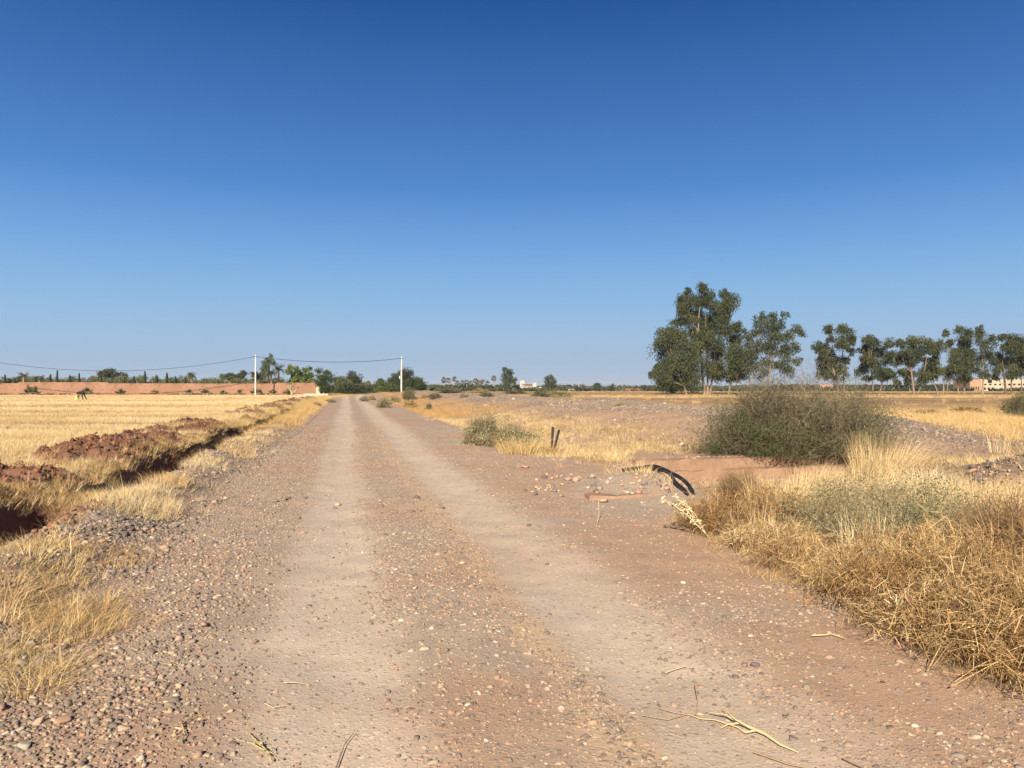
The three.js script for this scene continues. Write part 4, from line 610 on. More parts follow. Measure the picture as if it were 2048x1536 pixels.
// ───────────────────────── walls, houses, posts ─────────────────────────
const adobeMap = tileTexture(512, (u, v) => { const n = 0.4 * wrapNoise(u, v, 6, 61) + 0.3 * wrapNoise(u, v, 22, 62) + 0.3 * wrapNoise(u, v, 90, 63), streak = wrapNoise(u, v * 0.25, 48, 64), c = 0.62 + n * 0.42 + 0.2 * ss(streak, 0.74, 0.9) * ss(wrapNoise(u, v, 10, 66), 0.4, 0.7) - 0.16 * ss(wrapNoise(u, v, 14, 65), 0.68, 0.85); return [c, c * 0.99, c * 0.98]; });
function wallGeo(x0, x1, y0, y1, z0, z1) { const g = new THREE.BoxGeometry(x1 - x0, y1 - y0, z1 - z0, Math.max(1, Math.round((x1 - x0) / 2)), 1, 1); g.translate((x0 + x1) / 2, (y0 + y1) / 2, (z0 + z1) / 2); const p = g.attributes.position, uv = g.attributes.uv; for (let k = 0; k < p.count; k++) uv.setXY(k, (p.getX(k) + p.getZ(k)) / 9, p.getY(k) / 9); return g; }
{
  const adobe = mat({ color: new THREE.Color().setRGB(0.285, 0.158, 0.102), map: adobeMap, bumpMap: adobeMap, bumpScale: 0.04 }), d = 159, X = (px) => atDepth(px, d), t = thing('adobe_wall', 'long salmon pink adobe wall closing off the stubble field', 'wall', [0, -0.25, -d]);
  const top = (py) => heightAt(py, d) + 0.25;
  [[-700, -160, 765.2], [-160, 38, 766.4], [38, 218, 764.4], [218, 389, 766.6], [389, 554, 767.0], [554, 633, 765.6]].forEach(([a, b, py], k) => part('wall_section', wallGeo(X(a), X(b), 0, top(py), -0.2 - (k % 2) * 0.01, 0.2 - (k % 2) * 0.01), adobe, t));
  part('end_pillar', wallGeo(X(633.2), X(640), 0, top(773), -0.3, 0.3), paintMat(0.62, 0.5, 0.36), t).userData.label = 'cream end pillar';
  const k = thing('kerb_wall', 'low whitewashed kerb at the wall end beside the road', 'kerb', [X(654), H(X(654), -150) - 0.2, -150]); part('kerb', wallGeo(-2.4, 2.4, 0, 0.55, -0.2, 0.2), paintMat(0.56, 0.46, 0.34), k);
  part('step', wallGeo(-3.6, -2.5, 0, 0.38, -0.19, 0.19), paintMat(0.52, 0.42, 0.3), k);
}
function house(name, label, px0, px1, pyTop, d, wallCol, o = {}) {
  const x0 = atDepth(px0, d), x1 = atDepth(px1, d), xm = (x0 + x1) / 2, y = H(xm, -d), h = heightAt(pyTop, d) - y, t = thing(name, label, o.category ?? 'building', [xm, y - 0.15, -d]), w = (x1 - x0) / 2, dp = o.deep ?? 6, m = paintMat(...wallCol);
  const body = part('wall', new GB().box(-w, 0, -dp, w, h + 0.15, 0).geo(), m, t);
  if (o.roof !== false) part('parapet', new GB().box(-w - 0.08, h + 0.16, -dp - 0.08, w + 0.08, h + 0.32, 0.08).geo(), paintMat(...(o.roof ?? wallCol)), t);
  for (const [a, b, c, e] of o.windows ?? []) { const f = part('window', new GB().box(-w + a * 2 * w, c * h, -0.02, -w + b * 2 * w, e * h, 0.03).geo(), paintMat(...(o.frame ?? [0.3, 0.24, 0.18])), body); f.name = 'window'; part('pane', new GB().box(-w + (a + (b - a) * 0.08) * 2 * w, c * h + 0.06, 0.031, -w + (b - (b - a) * 0.08) * 2 * w, e * h - 0.06, 0.04).geo(), mat({ color: 0x11151a, roughness: 0.15 }), body); }
  return t;
}
const win = (n, c, e, a0 = 0.08, a1 = 0.92, f = 0.55) => Array.from({ length: n }, (_, k) => { const s = (a1 - a0) / n; return [a0 + s * k, a0 + s * (k + f), c, e]; });
{ // concrete building under construction
  const d = 520, k = d / F, x = atDepth(1056, d), y = H(x, -d), t = thing('concrete_building', 'unfinished grey concrete building with open upper floor and stair tower', 'building', [x, y - 0.1, -d]), con = paintMat(0.50, 0.43, 0.34), dk = paintMat(0.34, 0.29, 0.23), hh = (py) => heightAt(py, d) - y, X = (px) => (px - 1056) * k;
  part('lower_floor', new GB().box(X(1043), 0, -8, X(1065), hh(772.5), 0).geo(), con, t); part('floor_slab', new GB().box(X(1042), hh(772.5) + 0.01, -8.3, X(1066), hh(771.6), 0.3).geo(), dk, t);
  for (let q = 0; q < 6; q++) part('column', new GB().box(X(1043.4 + q * 4.1), hh(771.6) + 0.01, -0.5, X(1044.6 + q * 4.1), hh(768), -0.05).geo(), con, t);
  part('back_wall', new GB().box(X(1044), hh(771.6) + 0.01, -7.6, X(1064), hh(768), -4).geo(), con, t); part('roof_slab', new GB().box(X(1042), hh(768) + 0.01, -8.3, X(1066), hh(767), 0.3).geo(), dk, t);
  const tw = part('stair_tower', new GB().box(X(1040), 0, -7, X(1049), hh(761), -0.8).geo(), paintMat(0.56, 0.48, 0.38), t); part('opening', new GB().box(X(1040.8), hh(764.5), -0.82, X(1043), hh(762.4), -0.7).geo(), dk, tw);
  for (let q = 0; q < 5; q++) part('window', new GB().box(X(1046 + q * 4), hh(778.4), -0.1, X(1048 + q * 4), hh(775), 0.04).geo(), dk, t);
  part('annex', new GB().box(X(1065.2), 0, -7, X(1073), hh(766.5), -0.4).geo(), paintMat(0.58, 0.46, 0.38), t);
  for (const [px, py] of [[1064.5, 761], [1068, 764], [1072, 760]]) { const b = new GB(); b.tube([V(X(px), hh(768), -3), V(X(px), hh(py), -3)], 0.12, 0.09, [0.5, 0.45, 0.4], 6); part('mast', b.geo(), woodMat, t); }
}
house('low_house', 'low cream shed at the foot of the concrete building', 1046, 1063, 778.3, 505, [0.62, 0.52, 0.36], { deep: 3 });
house('low_house', 'low white house left of the concrete building', 998, 1008, 775, 480, [0.7, 0.62, 0.52], { deep: 5 });
house('low_house', 'low pale house right of the concrete building', 1075, 1083, 774.5, 510, [0.66, 0.58, 0.5], { deep: 5 });
house('shed', 'small cream shed behind the spreading field edge shrub', 1137, 1151, 779, 320, [0.58, 0.47, 0.33], { deep: 3, windows: [[0.3, 0.5, 0.3, 0.7]] });
house('shed', 'small pale shed between the two far cable posts', 1204, 1220, 778, 330, [0.6, 0.5, 0.38], { deep: 3, windows: [[0.6, 0.75, 0.3, 0.7]] });
house('brick_wall', 'red brown brick garden wall far across the field', 1232, 1255, 776, 320, [0.36, 0.17, 0.10], { deep: 0.5, category: 'wall', roof: false });
house('brick_wall', 'lower red brown brick wall joining the garden wall', 1255.3, 1284, 777, 322, [0.33, 0.15, 0.095], { deep: 0.5, category: 'wall', roof: false });
house('low_house', 'long white shed behind the tallest eucalyptus', 1300, 1362, 776.6, 330, [0.72, 0.66, 0.56], { deep: 8, windows: win(6, 0.3, 0.7) });
house('low_house', 'small pale house seen between the eucalyptus stems', 1420, 1448, 777, 340, [0.68, 0.6, 0.5], { deep: 6, windows: win(3, 0.3, 0.7) });
house('low_house', 'pink house behind the large shrub below the two-puffed eucalyptus', 1640, 1666, 769.5, 330, [0.55, 0.33, 0.24], { deep: 6, windows: win(3, 0.3, 0.65) });
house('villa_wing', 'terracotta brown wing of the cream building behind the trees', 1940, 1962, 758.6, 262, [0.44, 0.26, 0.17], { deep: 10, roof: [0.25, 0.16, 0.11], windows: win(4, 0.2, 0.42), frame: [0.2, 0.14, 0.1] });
house('villa', 'cream two storey building with dark windows behind the eucalyptus row', 1962.5, 2010, 757.4, 264, [0.52, 0.42, 0.29], { deep: 10, roof: [0.3, 0.22, 0.16], windows: [...win(4, 0.5, 0.64, 0.12, 0.95, 0.5), ...win(3, 0.14, 0.34, 0.1, 0.6, 0.6), [0.27, 0.46, 0.68, 0.98]] });
house('villa', 'farther cream block of the building behind the dark forked trunk', 2011, 2070, 757.8, 266, [0.49, 0.39, 0.27], { deep: 10, roof: [0.3, 0.22, 0.16], windows: win(5, 0.5, 0.66) });
house('roadside_house', 'dark flat roofed hut among trees at the road turn', 676, 695, 771, 214, [0.12, 0.085, 0.065], { deep: 4 });

const postMat = paintMat(0.66, 0.62, 0.55, 0.8), cableMat = paintMat(0.035, 0.035, 0.04, 0.6), metalMat = mat({ color: 0x55585c, roughness: 0.5, metalness: 0.7 });
function cable(label, a, b, sag) { const pts = []; for (let k = 0; k <= 24; k++) { const f = k / 24, p = a.clone().lerp(b, f); p.y -= 4 * sag * f * (1 - f); pts.push(p); } const o = new THREE.Mesh(new THREE.TubeGeometry(new THREE.CatmullRomCurve3(pts), 60, 0.045, 6), cableMat); o.name = numbered('power_cable'); o.castShadow = o.receiveShadow = true; scene.add(o); return tag(o, label, 'cable'); }
function post(px, pyTop, d, label, conduit) {
  const x = atDepth(px, d), y = H(x, -d), h = heightAt(pyTop, d) - y, t = thing('utility_post', label, 'post', [x, y, -d]), g = new GB(); g.tube([V(0, -0.3, 0), V(0, h, 0)], 0.17, 0.11, [1, 1, 1], 12); part('shaft', g.geo(), postMat, t);
  const c = new GB(); c.box(-0.2, h - 0.45, 0.1, 0.2, h - 0.33, 0.16); const br = part('bracket', c.geo(), metalMat, t); for (const s of [-1, 1]) part('clamp', new THREE.CylinderGeometry(0.05, 0.05, 0.22, 8).rotateZ(1.57).translate(s * 0.26, h - 0.39, 0.13), cableMat, br);
  if (conduit) { const q = new GB(); q.tube([V(-0.2, 1.2, 0.02), V(-0.19, h - 0.4, 0.02)], 0.045, 0.045, [0.2, 0.2, 0.2], 8); part('conduit', q.geo(), woodMat, t); part('meter_box', new GB().box(-0.46, h * 0.42, -0.06, -0.28, h * 0.42 + 0.6, 0.12).geo(), paintMat(0.7, 0.68, 0.62), t); part('box_arm', new GB().box(-0.29, h * 0.42 + 0.25, 0, -0.1, h * 0.42 + 0.3, 0.05).geo(), metalMat, t); }
  return V(x, y + h - 0.39, -d + 0.13);
}
const p0 = post(-22, 718, 150, 'white cable post beyond the end of the pole shadowed wall stretch'), p1 = post(511, 709, 152, 'white concrete cable post in front of the adobe wall'), p2 = post(803, 713, 163, 'white concrete cable post with meter box on the hummock by the acacias', true);
cable('sagging black cable crossing above the adobe wall', p0, p1, 2.35); cable('black cable spanning the road between the two white posts', p1, p2, 0.95);
const q1 = post(1157.5, 768.5, 420, 'thin far cable post beside the small cream shed'), q2 = post(1225, 766.5, 400, 'thin far cable post before the red brick wall');
cable('faint far cable between two thin far posts', q1, q2, 1.1);
[[1788, 764.5, 300, 'striped red and white mast seen left of the leaning eucalyptus'], [1895, 766, 300, 'striped red and white mast beside the low rounded eucalyptus']].forEach(([px, py, d, label]) => {
  const x = atDepth(px, d), y = H(x, -d), h = heightAt(py, d) - y, t = thing('striped_mast', label, 'mast', [x, y, -d], 'striped masts'), red = paintMat(0.45, 0.05, 0.04), wh = paintMat(0.75, 0.73, 0.7);
  for (let k = 0; k < 7; k++) part('band', new THREE.CylinderGeometry(0.13, 0.13, h / 7, 8).translate(0, h / 7 * (k + 0.5), 0), k % 2 ? red : wh, t);
});

// ───────────────────────── person in the stubble ─────────────────────────
// surface of a distance field on a grid (surface nets)
function meshField(f, lo, hi, c) {
  const n = [0, 1, 2].map((k) => Math.ceil((hi[k] - lo[k]) / c) + 1), val = new Float32Array(n[0] * n[1] * n[2]), id = (i, j, k) => (k * n[1] + j) * n[0] + i, vert = new Int32Array(val.length).fill(-1), pos = [], idx = [];
  for (let k = 0; k < n[2]; k++) for (let j = 0; j < n[1]; j++) for (let i = 0; i < n[0]; i++) val[id(i, j, k)] = f(lo[0] + i * c, lo[1] + j * c, lo[2] + k * c);
  for (let k = 0; k < n[2] - 1; k++) for (let j = 0; j < n[1] - 1; j++) for (let i = 0; i < n[0] - 1; i++) {
    let m = 0, sx = 0, sy = 0, sz = 0, cnt = 0; const v = []; for (let q = 0; q < 8; q++) { v[q] = val[id(i + (q & 1), j + ((q >> 1) & 1), k + (q >> 2))]; if (v[q] < 0) m |= 1 << q; }
    if (m === 0 || m === 255) continue;
    for (const [a, b] of [[0, 1], [2, 3], [4, 5], [6, 7], [0, 2], [1, 3], [4, 6], [5, 7], [0, 4], [1, 5], [2, 6], [3, 7]]) if ((v[a] < 0) !== (v[b] < 0)) { const t = v[a] / (v[a] - v[b]); sx += lerp(a & 1, b & 1, t); sy += lerp((a >> 1) & 1, (b >> 1) & 1, t); sz += lerp(a >> 2, b >> 2, t); cnt++; }
    vert[id(i, j, k)] = pos.length / 3; pos.push(lo[0] + (i + sx / cnt) * c, lo[1] + (j + sy / cnt) * c, lo[2] + (k + sz / cnt) * c);
  }
  for (let k = 1; k < n[2] - 1; k++) for (let j = 1; j < n[1] - 1; j++) for (let i = 1; i < n[0] - 1; i++) {
    const a = val[id(i, j, k)] < 0;
    const face = (on, p, q, r2, s) => { const w = [p, q, r2, s].map((e) => vert[e]); if (w.some((e) => e < 0)) return; on ? idx.push(w[0], w[1], w[2], w[0], w[2], w[3]) : idx.push(w[0], w[2], w[1], w[0], w[3], w[2]); };
    if (a !== val[id(i + 1, j, k)] < 0) face(a, id(i, j - 1, k - 1), id(i, j, k - 1), id(i, j, k), id(i, j - 1, k));
    if (a !== val[id(i, j + 1, k)] < 0) face(a, id(i - 1, j, k - 1), id(i - 1, j, k), id(i, j, k), id(i, j, k - 1));
    if (a !== val[id(i, j, k + 1)] < 0) face(a, id(i - 1, j - 1, k), id(i, j - 1, k), id(i, j, k), id(i - 1, j, k));
  }
  const g = new THREE.BufferGeometry(); g.setAttribute('position', new THREE.Float32BufferAttribute(pos, 3)); g.setIndex(idx); g.computeVertexNormals(); return g;
}
function capsules(list, k = 0.03) { return (x, y, z) => { let d = 9; for (const [a, b, ra, rb] of list) { const bx = b[0] - a[0], by = b[1] - a[1], bz = b[2] - a[2], t = clamp(((x - a[0]) * bx + (y - a[1]) * by + (z - a[2]) * bz) / (bx * bx + by * by + bz * bz + 1e-9), 0, 1), e = Math.hypot(x - a[0] - bx * t, y - a[1] - by * t, z - a[2] - bz * t) - lerp(ra, rb, t), h = Math.max(k - Math.abs(d - e), 0) / k; d = Math.min(d, e) - h * h * k / 4; } return d; }; }
{
  const [x, z] = onLevel(166, 801), y = H(x, z), t = thing('person', 'person in dark clothes stooping over a yellow sack in the stubble field', 'person', [x, y, z]);
  // facing -x, bent at the hips, both hands down at the sack
  const hipL = [0.02, 0.86, 0.1], hipR = [0.02, 0.86, -0.1], neck = [-0.5, 0.93, 0], head = [-0.67, 0.86, 0];
  const arms = [[[-0.42, 0.9, 0.19], [-0.46, 0.64, 0.22], [-0.56, 0.43, 0.16]], [[-0.42, 0.9, -0.19], [-0.48, 0.63, -0.22], [-0.58, 0.44, -0.14]]], bones = [[[0.04, 0.88, 0], [-0.2, 0.95, 0], 0.15, 0.14], [[-0.2, 0.95, 0], [-0.42, 0.93, 0], 0.14, 0.15], [[-0.4, 0.91, 0.14], [-0.4, 0.91, -0.14], 0.085, 0.085], [[-0.4, 0.93, 0], neck, 0.08, 0.055], [neck, head, 0.055, 0.06]];
  const legs = [[hipL, [-0.04, 0.47, 0.12], [0.06, 0.07, 0.13]], [hipR, [0.16, 0.48, -0.12], [0.36, 0.09, -0.14]]];
  for (const [a, b, c] of legs) bones.push([a, b, 0.1, 0.068], [b, c, 0.068, 0.045], [c, [c[0] - 0.17, 0.035, c[2]], 0.042, 0.032]);
  for (const [a, b, c] of arms) bones.push([a, b, 0.056, 0.044], [b, c, 0.044, 0.03]);
  const skin = mat({ color: new THREE.Color().setRGB(0.17, 0.095, 0.06), roughness: 0.7 });
  const body = part('body', meshField(capsules(bones, 0.05), [-0.95, -0.05, -0.4], [0.55, 1.2, 0.4], 0.018), paintMat(0.028, 0.03, 0.038), t);
  const hd = [[head, [head[0] - 0.03, head[1] + 0.01, 0], 0.095, 0.088], [[head[0] - 0.02, head[1] - 0.05, 0], [head[0] - 0.06, head[1] - 0.1, 0], 0.07, 0.045], [[head[0] - 0.1, head[1] - 0.03, 0], [head[0] - 0.125, head[1] - 0.045, 0], 0.014, 0.016], [[head[0], head[1], 0.09], [head[0], head[1] - 0.04, 0.095], 0.018, 0.014], [[head[0], head[1], -0.09], [head[0], head[1] - 0.04, -0.095], 0.018, 0.014]];
  part('head', meshField(capsules(hd, 0.02), [-0.9, 0.65, -0.15], [-0.5, 1.0, 0.15], 0.008), skin, t);
  part('hair', meshField((a, b, c) => Math.max(Math.hypot(a - head[0] - 0.01, b - head[1] - 0.02, c) - 0.108, -(a - head[0]) - 0.05 - (b - head[1]) * 0.6), [-0.9, 0.65, -0.16], [-0.5, 1.05, 0.16], 0.01), paintMat(0.012, 0.01, 0.009), t);
  for (const [, , w] of arms) {
    const s = Math.sign(w[2]), palm = [w[0] - 0.03, w[1] - 0.075, w[2]], fingers = [[[w[0] - 0.005, w[1] - 0.01, w[2]], palm, 0.03, 0.032]];
    for (let q = 0; q < 4; q++) { const o = (q - 1.5) * 0.02, l = [0.055, 0.066, 0.06, 0.046][q], k1 = [palm[0] + o * 0.8, palm[1] - 0.035, palm[2] + o * 0.5], k2 = [k1[0] - 0.012, k1[1] - l * 0.6, k1[2] - s * 0.012], k3 = [k2[0] - 0.004, k2[1] - l * 0.45, k2[2] - s * 0.03]; fingers.push([k1, k2, 0.0095, 0.009], [k2, k3, 0.009, 0.0075]); }
    const th0 = [palm[0] - 0.02, palm[1] + 0.02, palm[2] - s * 0.02], th1 = [th0[0] - 0.03, th0[1] - 0.035, th0[2] - s * 0.015]; fingers.push([th0, th1, 0.012, 0.01], [th1, [th1[0] - 0.008, th1[1] - 0.03, th1[2]], 0.01, 0.008]);
    part('hand', meshField(capsules(fingers, 0.008), [w[0] - 0.16, w[1] - 0.26, w[2] - 0.12], [w[0] + 0.1, w[1] + 0.06, w[2] + 0.12], 0.006), skin, t);
  }
  for (const [, , c] of legs) part('shoe', meshField(capsules([[[c[0] + 0.02, 0.05, c[2]], [c[0] - 0.2, 0.045, c[2]], 0.055, 0.046]], 0.01), [c[0] - 0.3, -0.03, c[2] - 0.1], [c[0] + 0.12, 0.15, c[2] + 0.1], 0.012), paintMat(0.6, 0.58, 0.54), t);
  const sk = thing('sack', 'bulging yellow plastic sack standing open beside the stooping person', 'sack', [x - 0.72, H(x - 0.72, z), z]), prof = [[0.001, 0], [0.2, 0], [0.235, 0.06], [0.245, 0.25], [0.225, 0.42], [0.2, 0.5], [0.215, 0.55], [0.2, 0.548], [0.185, 0.5], [0.18, 0.42]].map(([a, b]) => new THREE.Vector2(a, b)), g = new THREE.LatheGeometry(prof, 28), p = g.attributes.position;
  for (let k = 0; k < p.count; k++) { const a = Math.atan2(p.getZ(k), p.getX(k)), m = 1 + 0.06 * Math.sin(a * 3 + p.getY(k) * 9) + 0.05 * Math.sin(a * 7); p.setX(k, p.getX(k) * m); p.setZ(k, p.getZ(k) * m); } g.computeVertexNormals();
  part('bag', g, mat({ color: new THREE.Color().setRGB(0.55, 0.44, 0.12), roughness: 0.5, side: THREE.DoubleSide }), sk); const gr = part('grain', new THREE.SphereGeometry(0.18, 16, 8).scale(1, 0.35, 1), paintMat(0.6, 0.42, 0.18), sk); gr.position.y = 0.44;
}

// ───────────────────────── channel, pipes, hoses ─────────────────────────
{
  const conc = mat({ color: new THREE.Color().setRGB(0.36, 0.225, 0.145), map: gritMap, bumpMap: gritBump, bumpScale: 0.01 });
  const slab = (a, b, th, y0, y1, seed) => { const L = Math.hypot(b[0] - a[0], b[1] - a[1]), nx = 60, g = new THREE.BoxGeometry(L, y1 - y0, th, nx, 4, 3), p = g.attributes.position, uv = g.attributes.uv; for (let k = 0; k < p.count; k++) { const x = p.getX(k), y = p.getY(k), z = p.getZ(k); uv.setXY(k, (x + z) / 1.1, (y + z * 0.7) / 1.1); p.setXYZ(k, x, y + (fbm(x * 3 + seed, z * 4, 3) - 0.5) * 0.09 * (y > 0 ? 1 : 0), z + (fbm(x * 2.2 + seed, y * 5 + 3, 3) - 0.5) * 0.12); } g.computeVertexNormals(); const m = new THREE.Matrix4().makeRotationY(-Math.atan2(b[1] - a[1], b[0] - a[0])); m.setPosition((a[0] + b[0]) / 2, (y0 + y1) / 2, (a[1] + b[1]) / 2); g.applyMatrix4(m); return g; };
  const t = thing('irrigation_channel', 'shallow irrigation channel with reddish mud-plastered side walls below the large shrub', 'channel');
  part('far_wall', slab([2.55, -16.3], [8.6, -18.35], 0.34, -0.5, 0.0, 1), conc, t); part('footing', slab([2.7, -16.0], [8.2, -17.9], 0.26, -0.6, -0.22, 7), conc, t); part('near_wall', slab([1.05, -10.75], [2.6, -10.95], 0.3, -0.3, 0.05, 3), conc, t);
  const plast = mat({ color: 0x141414, roughness: 0.6 });
  const tube = (pts, r) => new THREE.TubeGeometry(new THREE.CatmullRomCurve3(pts.map((q) => V(...q))), 48, r, 10);
  const e = gp(1104, 908); 
  [['taller black plastic pipe stub standing in the yellow grass', 0, [0.02, 0.66, 0.0], 'taller'], ['shorter black plastic pipe stub leaning beside the taller one', 0.02, [0.16, 0.60, 0.02], 'shorter']].forEach(([label, o, top], k) => {
    const q = thing('pipe_stub', label, 'pipe', [e[0] + k * 0.07, e[1], e[2] + k * 0.05], 'black pipe stubs'); const ty = top[1]; part('pipe', tube([[-0.02, -0.12, 0], [0, ty * 0.3, 0], [top[0] - k * 0.06, ty, top[2]]], 0.031), plast, q);
    const sock = part('socket', new THREE.CylinderGeometry(0.037, 0.037, 0.16, 12).translate(-0.005, 0.08, 0), paintMat(0.05, 0.05, 0.048), q); sock.rotation.z = -0.03;
    part('bore', new THREE.CylinderGeometry(0.024, 0.024, 0.004, 12).translate(top[0] - k * 0.06, ty + 0.003, top[2]), paintMat(0.004, 0.004, 0.004), q);
  });
  const P = (px, d, h) => [atDepth(px, d), h, -d], gy = (px, d) => H(atDepth(px, d), -d);
  [['black irrigation hose curving over the stone pile, upper of two', 0, 0], ['second black irrigation hose lying under the first on the stone pile', -0.06, 10]].forEach(([label, dy, dx], k) => {
    const o = thing('irrigation_hose', label, 'hose', [0, 0, 0], 'black hoses'), pts = k ? [P(1300, 12.6, gy(1300, 12.6) + 0.05), P(1335, 11.9, gy(1335, 11.9) + 0.08), P(1352, 11.2, 0.16), P(1370, 10.75, 0.1), P(1380, 10.5, -0.02), P(1384, 10.35, -0.14)] : [P(1246, 13.2, gy(1246, 13.2) + 0.045), P(1280, 12.8, gy(1280, 12.8) + 0.06), P(1310, 12.4, gy(1310, 12.4) + 0.09), P(1345, 11.9, 0.22), P(1372, 11.2, 0.17), P(1386, 10.7, 0.08), P(1391, 10.45, -0.02), P(1392, 10.3, -0.14)];
    part('hose', tube(pts, 0.029), plast, o); part('collar', new THREE.TorusGeometry(0.032, 0.008, 8, 16).rotateY(1.2).translate(...pts[0]), paintMat(0.06, 0.06, 0.06), o);
  });
}

// ───────────────────────── loose stones and litter ─────────────────────────
{
  const r = rng(901); let n = 0;
  const stone = (px, py, w, tone, label, group, flat = 0.75) => {
    const [x, y, z] = gp(px, py), s = w / F * -z / 2, g = bigStones[n++ % bigStones.length], m = new THREE.Mesh(g, mat({ roughness: 0.85, color: new THREE.Color().setRGB(tone[0] * ALB, tone[1] * ALB, tone[2] * ALB) })); m.name = numbered('stone'); m.position.set(x, y + s * 0.36 * flat, z); m.scale.set(s, s * flat, s); m.rotation.set((r() - 0.5) * 0.4, r() * 6.28, (r() - 0.5) * 0.4); m.castShadow = m.receiveShadow = true; scene.add(m); tag(m, label, 'stone', group);
  };
  const pink = [0.46, 0.28, 0.19], tan2 = [0.46, 0.34, 0.24], grey = [0.25, 0.21, 0.19], dark = [0.18, 0.14, 0.135], white = [0.62, 0.53, 0.42];
  [[410, 1252, 26, pink, 'flat pink cobble on gravel right of the flattened grass'], [128, 1444, 34, pink, 'smooth salmon cobble, largest in the gravel by the lowest grass clump'], [52, 1494, 32, [0.40, 0.34, 0.27], 'upright egg-shaped grey cobble in the roadside gravel'], [276, 1146, 20, [0.33, 0.23, 0.18], 'brown block stone at the edge of the dark gravel pile'], [330, 1098, 26, pink, 'pale pink cobble at the top edge of the gravel shoulder'], [403, 1012, 16, grey, 'grey cobble on the gravel shoulder past the pale grass patch'], [122, 1300, 26, [0.28, 0.19, 0.17], 'purple brown cobble half under flattened grass'], [428, 1192, 15, grey, 'round grey cobble on open gravel'], [338, 1206, 13, white, 'cream pebble beside brown gravel'], [516, 1470, 14, tan2, 'tan egg pebble by a dry twig'], [455, 965, 12, pink, 'pink pebble at the left road edge'], [936, 1410, 14, white, 'bright cream pebble in the middle gravel strip'], [975, 1220, 10, white, 'white pebble beside the right wheel track'], [900, 1225, 13, tan2, 'sand coloured pebble in the middle strip'], [1510, 1332, 24, dark, 'purple flat stone embedded in the right track edge'], [1618, 1325, 16, grey, 'dark grey stone on the red dirt'], [1827, 1452, 17, white, 'cream pebble, brightest on the right hand dirt'], [1206, 1004, 26, [0.52, 0.36, 0.24], 'tan block beside the low channel wall'], [1049, 936, 20, pink, 'orange pink boulder at the right road edge'], [1113, 982, 8, dark, 'black pebble on the bare dirt'], [2040, 1385, 16, white, 'white pebble under the last wiry weed'], [1500, 1272, 13, white, 'honey coloured pebble at the track edge'], [1980, 1000, 22, dark, 'dark angular stone before the gravel heap'], [1945, 958, 24, pink, 'red stone on the edge of the gravel heap'], [1365, 890, 14, white, 'white stone in the yellow grass left of the large shrub'], [1100, 1345, 12, tan2, 'tan pebble standing alone in the right track']].forEach((q) => stone(...q, undefined));
  for (let k = 0; k < 100; k++) { const px = 1065 + r() * 275, py = 950 + r() * 40; stone(px, py, 6 + r() * r() * 15, vary(r, [pink, tan2, grey, dark, [0.42, 0.3, 0.21], tan2, grey, pink, tan2, [0.5, 0.4, 0.3]][Math.floor(r() * 10)], 0.15).map((e) => e / ALB), 'rounded river stone heaped beside the black hoses and channel wall', 'stone pile at the channel', 1.15); }
  for (let k = 0, c = 0; k < 900 && c < 100; k++) { const s = 2.3 * Math.exp(r() * Math.log(5)), u = -3.4 + r() * 7.2, [x, z] = toXZ(u, s), px = CX + x / -z * F, py = HOR + EYE / -z * F; if (px < 0 || px > 2048 || py > 1536 || r() > roadDensity(u, s, x, z) + 0.12) continue; stone(px, py, 9 + r() * r() * 8 + (u < -1.5 ? 4 : 0), pickTone(r).map((e) => e / ALB), 'loose stone larger than the gravel around it on the road', 'loose stones on the road', 0.8); c++; }
  for (let k = 0, c = 0; k < 900 && c < 55; k++) { const s = 19 * Math.exp(r() * Math.log(3)), u = 8 + r() * 8, [x, z] = toXZ(u, s), px = CX + x / -z * F, py = HOR + (EYE - H(x, z)) / -z * F; if (px > 2040) continue; stone(px, py, 6 + r() * 6, vary(r, r() < 0.3 ? white : [grey, tan2, pink][Math.floor(r() * 3)], 0.15).map((e) => e / ALB * 0.85), 'cobble standing out on the river gravel bank', 'cobbles on the gravel bank', 0.8); c++; }
}
